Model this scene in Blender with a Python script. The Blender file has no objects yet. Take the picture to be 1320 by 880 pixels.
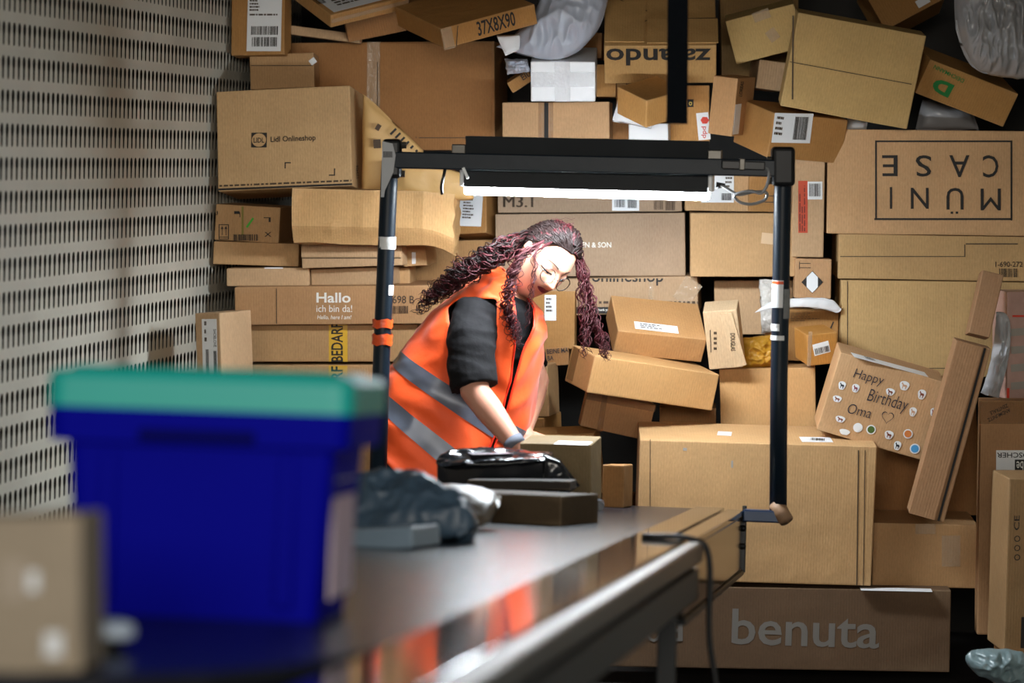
import bpy, bmesh, math, random
import numpy as np
from mathutils import Vector, Matrix, noise
from mathutils.bvhtree import BVHTree

# ------------------------------------------------------------------ camera, world, lights, exposure
F_PX, CX, CY, CAM_H, ROLL = 3600.0, 660.0, 197.0, 1.60, 0.020
scene = bpy.context.scene
C = scene.collection
cam_data = bpy.data.cameras.new('camera')
cam_data.sensor_width = 36.0
cam_data.lens = 36.0 * F_PX / 1320.0
cam_data.shift_y = -(440.0 - CY) / 1320.0
cam_data.clip_start, cam_data.clip_end = 0.05, 100
cam_data.dof.use_dof = True
cam_data.dof.focus_distance = 8.45
cam_data.dof.aperture_fstop = 2.3
cam = bpy.data.objects.new('camera', cam_data)
C.objects.link(cam)
cam.matrix_world = Matrix.Translation((0, 0, CAM_H)) @ Matrix.Rotation(math.pi/2, 4, 'X') @ Matrix.Rotation(ROLL, 4, 'Z')
scene.camera = cam

world = bpy.data.worlds.new('hall_ambience')
scene.world = world
world.use_nodes = True
wb = world.node_tree.nodes['Background']
wb.inputs[0].default_value = (0.80, 0.90, 1.0, 1)
wb.inputs[1].default_value = 0.13

def area_light(name, loc, target, sx, sy, power, color):
    ld = bpy.data.lights.new(name, 'AREA')
    ld.shape = 'RECTANGLE'; ld.size = sx; ld.size_y = sy
    ld.energy = power; ld.color = color
    o = bpy.data.objects.new(name, ld)
    C.objects.link(o)
    o.location = loc
    o.rotation_euler = (Vector(target) - Vector(loc)).to_track_quat('-Z', 'Y').to_euler()
    return o
# lamps of the loading hall, under its roof behind the photographer
area_light('hall_lamp', (-0.8, -3.0, 2.9), (0.3, 9.0, 1.4), 3.0, 1.2, 255, (1.0, 0.93, 0.82))
area_light('hall_lamp', (2.2, -2.0, 2.8), (0.2, 9.0, 1.4), 2.0, 1.0, 110, (1.0, 0.93, 0.82))

scene.view_settings.view_transform = 'Standard'
scene.view_settings.look = 'None'
scene.view_settings.gamma = 1.0
scene.view_settings.use_curve_mapping = False
scene.view_settings.exposure = 0.0

random.seed(7)
rng = np.random.default_rng(7)

# ------------------------------------------------------------------ pixel -> world helpers
CAMP = Vector((0, 0, CAM_H))
RIGHT = Vector((math.cos(ROLL), 0, math.sin(ROLL)))
UP = Vector((-math.sin(ROLL), 0, math.cos(ROLL)))
FWD = Vector((0, 1, 0))
def ray(px, py):
    return RIGHT*((px-CX)/F_PX) + UP*(-(py-CY)/F_PX) + FWD
def P(px, py, Y):
    return CAMP + ray(px, py)*Y
def hit(px, py, o, n):
    d = ray(px, py)
    return CAMP + d*((o-CAMP).dot(n)/d.dot(n))

def lin(r, g, b):
    def f(c):
        c /= 255.0
        return c/12.92 if c <= 0.04045 else ((c+0.055)/1.055)**2.4
    return (f(r), f(g), f(b), 1.0)

# ------------------------------------------------------------------ materials
MATS = {}
def nodes_of(m):
    m.use_nodes = True
    nt = m.node_tree
    return nt, nt.nodes, nt.links, nt.nodes['Principled BSDF']

def mat(name, col, rough=0.5, metal=0.0, var=0.08, vscale=20.0, bump=0.0, bscale=60.0, emit=None, estr=0.0,
        alpha=None, trans=0.0, coat=0.0, spec=0.5, ridged=False):
    if name in MATS: return MATS[name]
    m = bpy.data.materials.new(name)
    nt, N, L, b = nodes_of(m)
    tc = N.new('ShaderNodeTexCoord')
    nz = N.new('ShaderNodeTexNoise'); nz.inputs['Scale'].default_value = vscale; nz.inputs['Detail'].default_value = 5
    L.new(tc.outputs['Object'], nz.inputs['Vector'])
    mp = N.new('ShaderNodeMapRange')
    mp.inputs[3].default_value = 1-var; mp.inputs[4].default_value = 1+var
    L.new(nz.outputs['Fac'], mp.inputs[0])
    hs = N.new('ShaderNodeHueSaturation'); hs.inputs['Color'].default_value = col
    L.new(mp.outputs[0], hs.inputs['Value'])
    L.new(hs.outputs[0], b.inputs['Base Color'])
    b.inputs['Roughness'].default_value = rough
    b.inputs['Metallic'].default_value = metal
    b.inputs['Specular IOR Level'].default_value = spec
    b.inputs['Coat Weight'].default_value = coat
    b.inputs['Transmission Weight'].default_value = trans
    if alpha is not None:
        b.inputs['Alpha'].default_value = alpha
    if emit:
        b.inputs['Emission Color'].default_value = emit
        b.inputs['Emission Strength'].default_value = estr
    if bump:
        n2 = N.new('ShaderNodeTexNoise'); n2.inputs['Scale'].default_value = bscale; n2.inputs['Detail'].default_value = 4
        if ridged: n2.noise_type = 'RIDGED_MULTIFRACTAL'; n2.inputs['Detail'].default_value = 2.5
        L.new(tc.outputs['Object'], n2.inputs['Vector'])
        bp = N.new('ShaderNodeBump'); bp.inputs['Strength'].default_value = bump; bp.inputs['Distance'].default_value = 0.01
        if ridged: bp.inputs['Distance'].default_value = 0.006
        L.new(n2.outputs['Fac'], bp.inputs['Height'])
        L.new(bp.outputs[0], b.inputs['Normal'])
    MATS[name] = m
    return m

def make_cardboard():
    m = bpy.data.materials.new('corrugated_cardboard')
    nt, N, L, b = nodes_of(m)
    oi = N.new('ShaderNodeObjectInfo')
    tc = N.new('ShaderNodeTexCoord')
    big = N.new('ShaderNodeTexNoise'); big.inputs['Scale'].default_value = 7; big.inputs['Detail'].default_value = 6
    L.new(tc.outputs['Object'], big.inputs['Vector'])
    fib = N.new('ShaderNodeTexNoise'); fib.inputs['Scale'].default_value = 240; fib.inputs['Detail'].default_value = 3
    mpg = N.new('ShaderNodeMapping'); mpg.inputs['Scale'].default_value = (1.0, 1.0, 0.3)
    L.new(tc.outputs['Object'], mpg.inputs['Vector']); L.new(mpg.outputs[0], fib.inputs['Vector'])
    flute = N.new('ShaderNodeTexWave'); flute.wave_type = 'BANDS'; flute.bands_direction = 'X'
    flute.inputs['Scale'].default_value = 38; flute.inputs['Distortion'].default_value = 0.5
    L.new(tc.outputs['Object'], flute.inputs['Vector'])
    def rng_(src, a, c):
        r = N.new('ShaderNodeMapRange'); r.inputs[1].default_value = 0.2; r.inputs[2].default_value = 0.8
        r.inputs[3].default_value = a; r.inputs[4].default_value = c
        L.new(src, r.inputs[0]); return r.outputs[0]
    v1 = rng_(big.outputs['Fac'], 0.87, 1.12)
    v2 = rng_(fib.outputs['Fac'], 0.86, 1.13)
    v3 = rng_(flute.outputs['Fac'], 0.985, 1.015)
    mu = N.new('ShaderNodeMath'); mu.operation = 'MULTIPLY'; L.new(v1, mu.inputs[0]); L.new(v2, mu.inputs[1])
    mv = N.new('ShaderNodeMath'); mv.operation = 'MULTIPLY'; L.new(mu.outputs[0], mv.inputs[0]); L.new(v3, mv.inputs[1])
    hs = N.new('ShaderNodeHueSaturation')
    L.new(oi.outputs['Color'], hs.inputs['Color']); L.new(mv.outputs[0], hs.inputs['Value'])
    L.new(hs.outputs[0], b.inputs['Base Color'])
    geo = N.new('ShaderNodeNewGeometry')
    er = N.new('ShaderNodeMapRange'); er.inputs[1].default_value = 0.53; er.inputs[2].default_value = 0.62; er.inputs[4].default_value = 0.45
    L.new(geo.outputs['Pointiness'], er.inputs[0])
    em = N.new('ShaderNodeMath'); em.operation = 'MULTIPLY'; L.new(er.outputs[0], em.inputs[0]); L.new(big.outputs['Fac'], em.inputs[1])
    wear = N.new('ShaderNodeMixRGB'); wear.inputs[2].default_value = lin(214, 186, 148)
    L.new(em.outputs[0], wear.inputs[0]); L.new(hs.outputs[0], wear.inputs[1]); L.new(wear.outputs[0], b.inputs['Base Color'])
    b.inputs['Roughness'].default_value = 0.72
    b.inputs['Specular IOR Level'].default_value = 0.28
    cr = N.new('ShaderNodeTexNoise'); cr.inputs['Scale'].default_value = 14; cr.inputs['Detail'].default_value = 3
    L.new(tc.outputs['Object'], cr.inputs['Vector'])
    b1 = N.new('ShaderNodeBump'); b1.inputs['Strength'].default_value = 0.35; b1.inputs['Distance'].default_value = 0.012
    L.new(cr.outputs['Fac'], b1.inputs['Height'])
    b2 = N.new('ShaderNodeBump'); b2.inputs['Strength'].default_value = 0.12; b2.inputs['Distance'].default_value = 0.002
    L.new(flute.outputs['Fac'], b2.inputs['Height']); L.new(b1.outputs[0], b2.inputs['Normal'])
    L.new(b2.outputs[0], b.inputs['Normal'])
    return m
CARD = make_cardboard()
INK = mat('black_print_ink', lin(24, 20, 17), 0.7, var=0.15, vscale=90)
INKSOFT = mat('faded_print_ink', lin(70, 54, 38), 0.75, var=0.2, vscale=90)
PEN = mat('felt_pen_ink', lin(30, 30, 45), 0.7)
WINK = mat('white_print_ink', lin(225, 222, 214), 0.6)
GINK = mat('grey_print_ink', lin(150, 145, 138), 0.6)
GREEN = mat('green_print_ink', lin(14, 112, 46), 0.6)
REDINK = mat('red_print_ink', lin(205, 52, 30), 0.6)
BRICKRED = mat('red_warning_label_paper', lin(185, 66, 34), 0.6)
PAPER = mat('white_label_paper', lin(222, 224, 226), 0.45, var=0.04, vscale=40)
TAPE = mat('brown_parcel_tape', lin(150, 108, 66), 0.22, var=0.12, vscale=30, bump=0.25, bscale=40, alpha=0.55)
CLEARTAPE = mat('clear_parcel_tape', lin(196, 170, 140), 0.12, var=0.1, vscale=30, bump=0.4, bscale=50, alpha=0.45)
YTAPE = mat('yellow_parcel_tape', lin(205, 160, 35), 0.3, var=0.08)
BTAPE = mat('black_tape', lin(18, 16, 15), 0.5, spec=0.2)
BLACKPL = mat('black_paint', lin(16, 24, 30), 0.32, bump=0.08, bscale=40)

# ------------------------------------------------------------------ object helpers
def link(o, parent=None):
    C.objects.link(o)
    if parent is not None:
        o.parent = parent
    return o
def tag(o, label, cat, group=None, kind=None):
    if label: o['label'] = label
    if cat: o['category'] = cat
    if group: o['group'] = group
    if kind: o['kind'] = kind
    return o
def mesh_obj(name, verts, faces, m, parent=None, smooth=False, world_to=None):
    me = bpy.data.meshes.new(name)
    if world_to is not None:
        verts = [world_to @ Vector(v) for v in verts]
    me.from_pydata([tuple(v) for v in verts], [], [tuple(f) for f in faces])
    me.update()
    if smooth:
        me.polygons.foreach_set('use_smooth', [True]*len(me.polygons))
    if m is not None: me.materials.append(m)
    o = bpy.data.objects.new(name, me)
    return link(o, parent)
def bm_obj(name, bm, m, parent=None, smooth=False):
    me = bpy.data.meshes.new(name)
    bmesh.ops.recalc_face_normals(bm, faces=bm.faces[:])
    bm.to_mesh(me); bm.free()
    if smooth:
        me.polygons.foreach_set('use_smooth', [True]*len(me.polygons))
    if m is not None: me.materials.append(m)
    return link(bpy.data.objects.new(name, me), parent)

def frame(o, x, y, z):
    M = Matrix.Identity(4)
    for i in range(3):
        M[i][0], M[i][1], M[i][2], M[i][3] = x[i], y[i], z[i], o[i]
    return M

def add_box(bm, lo, hi, M=None):
    v = []
    for k in range(8):
        p = Vector((hi[0] if k & 1 else lo[0], hi[1] if k & 2 else lo[1], hi[2] if k & 4 else lo[2]))
        v.append(bm.verts.new(M @ p if M is not None else p))
    for f in ((0,2,3,1), (4,5,7,6), (0,1,5,4), (2,6,7,3), (0,4,6,2), (1,3,7,5)):
        bm.faces.new([v[i] for i in f])
    return v

def bevel_all(bm, off, seg=2):
    bmesh.ops.bevel(bm, geom=[e for e in bm.edges], offset=off, segments=seg, affect='EDGES', profile=0.5)

def box_obj(name, lo, hi, m, parent=None, bev=0.0, M=None):
    bm = bmesh.new(); add_box(bm, lo, hi, M)
    if bev: bevel_all(bm, bev)
    return bm_obj(name, bm, m, parent)

def tube_geo(pts, radii, seg=8, cap=True, closed=False):
    pts = [Vector(p) for p in pts]
    n = len(pts)
    if not hasattr(radii, '__len__'): radii = [radii]*n
    V, Fc = [], []
    t0 = (pts[1]-pts[0]).normalized()
    ref = Vector((0, 0, 1)) if abs(t0.z) < 0.9 else Vector((1, 0, 0))
    nrm = t0.cross(ref).normalized()
    for i in range(n):
        if closed: t = (pts[(i+1) % n]-pts[i-1]).normalized()
        else: t = (pts[min(i+1, n-1)]-pts[max(i-1, 0)]).normalized()
        nrm = (nrm - t*nrm.dot(t)).normalized()
        bn = t.cross(nrm)
        for k in range(seg):
            a = 2*math.pi*k/seg
            V.append(pts[i] + (nrm*math.cos(a)+bn*math.sin(a))*radii[i])
    m = n if closed else n-1
    for i in range(m):
        j = (i+1) % n
        for k in range(seg):
            Fc.append((i*seg+k, i*seg+(k+1) % seg, j*seg+(k+1) % seg, j*seg+k))
    if cap and not closed:
        Fc.append(tuple(reversed(range(seg)))); Fc.append(tuple(range((n-1)*seg, n*seg)))
    return V, Fc
def tube_obj(name, pts, radii, m, parent=None, seg=10, closed=False, smooth=True):
    V, Fc = tube_geo(pts, radii, seg, True, closed)
    o = mesh_obj(name, V, Fc, m, parent, smooth)
    return o
def catmull(pts, n):
    pts = [Vector(p) for p in pts]
    ext = [pts[0]*2-pts[1]] + pts + [pts[-1]*2-pts[-2]]
    out = []
    segs = len(pts)-1
    for i in range(n):
        t = i/(n-1)*segs
        k = min(int(t), segs-1); u = t-k
        a, b, c, d = ext[k:k+4]
        out.append(0.5*((2*b) + (c-a)*u + (2*a-5*b+4*c-d)*u*u + (3*b-3*c+d-a)*u**3))
    return out

# ------------------------------------------------------------------ text
_tc = {}
def text_mesh(s, bold=0.0, align='LEFT', spacing=1.0, shear=0.0):
    key = (s, bold, align, spacing, shear)
    if key in _tc: return _tc[key]
    cu = bpy.data.curves.new('lettering_source', 'FONT')
    cu.body = s; cu.offset = bold; cu.align_x = align; cu.space_character = spacing; cu.shear = shear
    cu.resolution_u = 3
    o = bpy.data.objects.new('lettering_source', cu)
    C.objects.link(o)
    bpy.context.view_layer.update()
    me = bpy.data.meshes.new_from_object(o)
    V = np.array([tuple(v.co)[:2] for v in me.vertices]) if len(me.vertices) else np.zeros((0, 2))
    Fc = [tuple(p.vertices) for p in me.polygons]
    bpy.data.objects.remove(o); bpy.data.curves.remove(cu); bpy.data.meshes.remove(me)
    lo, hi = V.min(0), V.max(0)
    V = (V-(lo+hi)/2)/np.maximum(hi-lo, 1e-6)
    _tc[key] = (V, Fc)
    return _tc[key]

# ------------------------------------------------------------------ cardboard boxes
KRAFT = lin(176, 137, 92)
LIGHT = lin(196, 158, 110)
TAN = lin(184, 150, 112)
OCHRE = lin(165, 118, 62)
BROWN = lin(150, 103, 56)
PALE = lin(188, 160, 125)
DARKB = lin(120, 84, 48)

class Face:
    """a flat face of a box in world space: origin, u, v, outward normal; M takes world to the box's own space"""
    def __init__(s, o, u, v, n, inv, obj):
        s.o, s.u, s.v, s.n, s.inv, s.obj = o, u, v, n, inv, obj
    def patch(s, q):
        if len(q) == 4 and not hasattr(q[0], '__len__'):
            x0, y0, x1, y1 = q; q = ((x0, y0), (x1, y0), (x1, y1), (x0, y1))
        w = [hit(x, y, s.o, s.n) for x, y in q]
        c = (w[0]+w[1]+w[2]+w[3])/4
        ex = ((w[1]-w[0])+(w[2]-w[3])); ex = (ex - s.n*ex.dot(s.n)).normalized()
        ey = s.n.cross(ex)
        if ey.dot((w[0]-w[3])) < 0: ey = -ey
        W = ((w[1]-w[0]).dot(ex)+(w[2]-w[3]).dot(ex))/2
        H = ((w[0]-w[3]).dot(ey)+(w[1]-w[2]).dot(ey))/2
        return c, ex, ey, abs(W), abs(H)

def boxes_bm(w, d, h, dent=0.002, seed=0, bev=0.004):
    bm = bmesh.new()
    add_box(bm, (-w/2, 0, 0), (w/2, d, h))
    bmesh.ops.subdivide_edges(bm, edges=bm.edges[:], cuts=3, use_grid_fill=True)
    sx, sy = seed*3.7+1.3, seed*1.9+5.1
    for v in bm.verts:
        q = v.co*6.0 + Vector((sx, sy, seed*0.77))
        nv = noise.noise_vector(q)
        v.co += nv*dent
    bm.normal_update()
    ed = [e for e in bm.edges if len(e.link_faces) == 2 and e.calc_face_angle() > 0.9]
    bmesh.ops.bevel(bm, geom=ed, offset=min(bev, w*0.12, d*0.12, h*0.12), segments=2, affect='EDGES', profile=0.6)
    return bm

_seed = [0]
PENDING = []
def obb(M, W, d, H):
    R = np.array(M.to_3x3()); c = np.array(M @ Vector((0, d/2, H/2)))
    return c, R, np.array((W/2, d/2, H/2))
def overlap(a, b):
    """smallest overlap of two oriented boxes over their separating axes (negative = apart)"""
    ca, Ra, ea = a; cb, Rb, eb = b
    best = 9.0; t = cb-ca
    ax = [Ra[:, i] for i in range(3)]+[Rb[:, i] for i in range(3)]
    for i in range(3):
        for j in range(3):
            c = np.cross(Ra[:, i], Rb[:, j]); l = np.linalg.norm(c)
            if l > 0.05: ax.append(c/l)
    for n in ax:
        o = float(np.abs(n @ Ra) @ ea + np.abs(n @ Rb) @ eb - abs(n @ t))
        if o < best: best = o
        if best < 0: return best
    return best
def finish_boxes():
    """give every carton its depth, cut short where a neighbour stands behind it"""
    done = []
    for o, W, d, H, dent, seed, bev, M, keep in sorted(PENDING, key=lambda p: -(p[7] @ Vector((0, 0, p[3]/2))).y):
        best = None
        for k in ((1.0, 0.9, 0.8, 0.7, 0.6, 0.5) if keep else (1.0, 0.85, 0.7, 0.55, 0.42, 0.3, 0.22)):
            b = obb(M, W, d*k, H)
            worst = max([overlap(b, q) for q in done]+[-1])
            if best is None or worst < best[0]-0.002: best = (worst, k, b)
            if worst < 0.006: break
        done.append(best[2])
        bm = boxes_bm(W, d*best[1], H, dent, seed, bev)
        bmesh.ops.recalc_face_normals(bm, faces=bm.faces[:])
        bm.to_mesh(o.data); bm.free()
    PENDING.clear()
def box(label, quad, Y, yaw=4.0, pitch=0.0, depth=0.3, color=KRAFT, name='cardboard_box', cat='box', group=None,
        dent=0.0011, material=None, bev=0.004, keep=False):
    """a carton whose front face fills the pixel quad TL, TR, BR, BL at distance Y"""
    _seed[0] += 1
    if not hasattr(quad[0], '__len__'):
        x0, y0, x1, y1 = quad; quad = ((x0, y0), (x1, y0), (x1, y1), (x0, y1))
    ya, pi_ = math.radians(yaw), math.radians(pitch)
    n = Vector((-math.sin(ya)*math.cos(pi_), -math.cos(ya)*math.cos(pi_), -math.sin(pi_)))
    mx = sum(q[0] for q in quad)/4; my = sum(q[1] for q in quad)/4
    c = P(mx, my, Y)
    tl, tr, br, bl = [hit(x, y, c, n) for x, y in quad]
    u = ((tr-tl)+(br-bl)).normalized()
    vv = ((tl-bl)+(tr-br)); 
    # share the skew between the two edge directions
    vv = (vv - n*vv.dot(n)).normalized()
    sk = u.dot(vv)
    u = (u - vv*sk*0.5).normalized(); vv = n.cross(u).normalized()
    if vv.dot(tl-bl) < 0: vv = -vv
    W = ((tr-tl).dot(u)+(br-bl).dot(u))/2; H = ((tl-bl).dot(vv)+(tr-br).dot(vv))/2
    c = (tl+tr+br+bl)/4
    back = -n
    base = c - vv*(H/2)
    M = frame(base, u, back, vv)
    me = bpy.data.meshes.new(name); me.materials.append(material or CARD)
    o = link(bpy.data.objects.new(name, me))
    o.matrix_world = M
    PENDING.append((o, W, depth, H, dent, _seed[0], bev, M, keep or abs(yaw) >= 12 or abs(pitch) >= 8))
    v = 1+random.uniform(-0.07, 0.07)
    gry = 0.3*color[0]+0.6*color[1]+0.1*color[2]
    o.color = tuple((gry+(c_-gry)*0.96)*v for c_ in color[:3])+(1,)
    tag(o, label, cat, group)
    inv = M.inverted()
    o_faces = {
        'front': Face(c, u, vv, n, inv, o),
        'top': Face(base+vv*H, u, back, vv, inv, o),
        'bottom': Face(base, u, back, -vv, inv, o),
        'right': Face(base+u*(W/2), back, vv, u, inv, o),
        'left': Face(base-u*(W/2), back, vv, -u, inv, o)}
    B = type('Box', (), {})()
    B.o, B.f, B.W, B.H, B.D, B.M, B.inv, B.color = o, o_faces, W, H, depth, M, inv, o.color[:]
    return B

def place(F, q, V2, faces, m, name, parent, lift, rot=0, keep=None, th=0.0):
    """put a unit-square drawing (V2 in -.5...5) on a face inside pixel area q"""
    c, ex, ey, W, H = F.patch(q)
    ca, sa = round(math.cos(math.radians(rot))), round(math.sin(math.radians(rot)))
    if rot in (90, 270): sw, sh = H, W
    else: sw, sh = W, H
    V = []
    for x, y in V2:
        X, Y_ = x*sw, y*sh
        X, Y_ = X*ca - Y_*sa, X*sa + Y_*ca
        V.append(F.inv @ (c + ex*X + ey*Y_ + F.n*lift))
    fs = [tuple(f) for f in faces]
    if th:
        n0 = len(V); nl = (F.inv.to_3x3() @ F.n)
        V = V + [v - nl*th for v in V]
        extra = []
        for f in fs:
            for i in range(len(f)):
                a, b = f[i], f[(i+1) % len(f)]
                extra.append((a, b, b+n0, a+n0))
        fs = fs + extra
    # children of a part keep the same space as the box, so the part itself sits at the box origin
    return mesh_obj(name, V, fs, m, parent)

def crop_top(V, Fc, y):
    bm = bmesh.new(); vs = [bm.verts.new((a, b, 0)) for a, b in V]
    for f in Fc:
        try: bm.faces.new([vs[i] for i in f])
        except ValueError: pass
    bmesh.ops.bisect_plane(bm, geom=bm.verts[:]+bm.edges[:]+bm.faces[:], plane_co=(0, y, 0), plane_no=(0, 1, 0), clear_outer=True)
    bm.verts.index_update()
    out = [(v.co.x, v.co.y) for v in bm.verts], [tuple(v.index for v in f.verts) for f in bm.faces]
    bm.free(); return out
SQ = ([(-.5, -.5), (.5, -.5), (.5, .5), (-.5, .5)], [(0, 1, 2, 3)])
LIFT = 0.0013
def text(B, s, q, m=INK, face='front', rot=0, bold=0.01, name='printed_lettering', parent=None, lift=LIFT+0.0006, spacing=1.0, shear=0.0, align='LEFT', crop=None, heavy=0.0):
    V, Fc = text_mesh(s, bold, align, spacing, shear)
    if heavy:
        n0 = len(V); V = [(x+k*heavy, y) for k in (-1, 0, 1) for x, y in V]; Fc = [tuple(i+n0*k for i in f) for k in range(3) for f in Fc]
    if crop is not None: V, Fc = crop_top(V, Fc, crop)
    return place(B.f[face], q, V, Fc, m, name, parent or B.o, lift, rot)
def patch(B, q, m, face='front', name='tape_strip', parent=None, lift=LIFT, th=0.0006):
    return place(B.f[face], q, SQ[0], SQ[1], m, name, parent or B.o, lift, 0, th=th)
def rects(B, rl, q, m, face='front', name='barcode', parent=None, rot=0, lift=LIFT+0.0007):
    V, Fc = [], []
    for x0, y0, x1, y1 in rl:
        i = len(V); V += [(x0-.5, y0-.5), (x1-.5, y0-.5), (x1-.5, y1-.5), (x0-.5, y1-.5)]; Fc.append((i, i+1, i+2, i+3))
    return place(B.f[face], q, V, Fc, m, name, parent or B.o, lift, rot)
def bars(n=22):
    out, x = [], 0.0
    ws = [random.choice((1, 1, 2, 3)) for _ in range(n*2)]
    s = sum(ws)
    for i, w in enumerate(ws):
        if i % 2 == 0: out.append((x/s, 0, (x+w)/s, 1))
        x += w
    return out
def barcode(B, q, face='front', parent=None, rot=0, m=INK, n=22, lift=LIFT+0.0014):
    return rects(B, bars(n), q, m, face, 'barcode', parent, rot, lift)
def scribbles(rows, seed, fill=0.5, word=(0.06, 0.2), sp=0.03):
    r = random.Random(seed); out = []
    for k in range(rows):
        y1 = 1-k/rows; y0 = y1-fill/rows; x = 0
        end = r.uniform(0.5, 1.0) if rows > 1 else 1.0
        while x < end:
            w = r.uniform(*word)
            out.append((x, y0, min(x+w, end), y1)); x += w+sp
    return out
def label_on(B, q, face='front', codes=(), prints=(), m=None, name='shipping_label', rot=0):
    lab = patch(B, q, m or PAPER, face, name)
    for c in codes: barcode(B, c, face, lab, rot)
    for i, p in enumerate(prints): rects(B, scribbles(p[1], i+len(prints)*7), p[0], INKSOFT, face, 'address_print', lab, rot, LIFT+0.0014)
    return lab
def quad_sub(q, a0, b0, a1, b1):
    """sub-rectangle of a pixel quad TL TR BR BL, a across, b down"""
    tl, tr, br, bl = [Vector((p[0], p[1])) for p in q]
    def pt(a, b):
        t = tl.lerp(tr, a); s = bl.lerp(br, a); r = t.lerp(s, b); return (r.x, r.y)
    return (pt(a0, b0), pt(a1, b0), pt(a1, b1), pt(a0, b1))
def flap(B, q, face='front', th=0.004, name='flap'):
    f = patch(B, q, CARD, face, name, lift=LIFT+th, th=th+0.001)
    f.color = [min(1, c*1.04) for c in B.color[:3]]+[1]
    return f
def groove(B, q, face='front', name='crease_line'):
    return patch(B, q, INKSOFT, face, name, lift=LIFT+0.0003, th=0.0003)

# ------------------------------------------------------------------ the setting: inside of a swap body
AX = Vector((0.185, 1.0, 0.0)).normalized()            # length of the load space
CR = Vector((AX.y, -AX.x, 0.0))                        # across it, to the right
W0 = P(285, 350, 9.0); W0.z = 0.0                       # foot of the left wall where the parcels start
S_NEAR, S_FAR, ROOM_W, ROOM_H = -4.6, 0.95, 2.78, 2.55
def room(s, t, z): return W0 + AX*s + CR*t + Vector((0, 0, z))

def quad_struct(name, pts, m, label=None):
    bm = bmesh.new()
    vs = [bm.verts.new(p) for p in pts]
    bm.faces.new(vs)
    o = bm_obj(name, bm, m)
    o['kind'] = 'structure'
    return o
FLOORM = mat('worn_plywood_floor', lin(46, 42, 40), 0.55, var=0.3, vscale=9, bump=0.2, bscale=30)
WALLM = mat('white_painted_steel', lin(196, 193, 180), 0.5, var=0.16, vscale=5, bump=0.12, bscale=30)
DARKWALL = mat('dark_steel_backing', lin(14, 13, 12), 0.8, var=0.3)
BACKM = mat('dark_grey_bulkhead', lin(44, 42, 40), 0.8, var=0.2)
CEILM = mat('grey_roof_sheet', lin(120, 118, 110), 0.6, var=0.1)
bmf = bmesh.new()
add_box(bmf, (0, S_NEAR-6, -0.06), (ROOM_W+0.1, S_FAR, 0.0), frame(W0, CR, AX, Vector((0, 0, 1))))
fl = bm_obj('floor', bmf, FLOORM); fl['kind'] = 'structure'
FR = frame(W0, CR, AX, Vector((0, 0, 1)))
bm = bmesh.new(); add_box(bm, (-0.1, S_NEAR, ROOM_H), (ROOM_W+0.1, S_FAR, ROOM_H+0.06), FR)
o = bm_obj('ceiling', bm, CEILM); o['kind'] = 'structure'
bm = bmesh.new(); add_box(bm, (ROOM_W, S_NEAR+1.2, 0.0), (ROOM_W+0.05, S_FAR, ROOM_H), FR)
o = bm_obj('wall_right', bm, WALLM); o['kind'] = 'structure'
bm = bmesh.new(); add_box(bm, (-0.1, S_FAR, 0.0), (ROOM_W+0.05, S_FAR+0.05, ROOM_H), FR)
o = bm_obj('wall_back', bm, BACKM); o['kind'] = 'structure'

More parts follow.
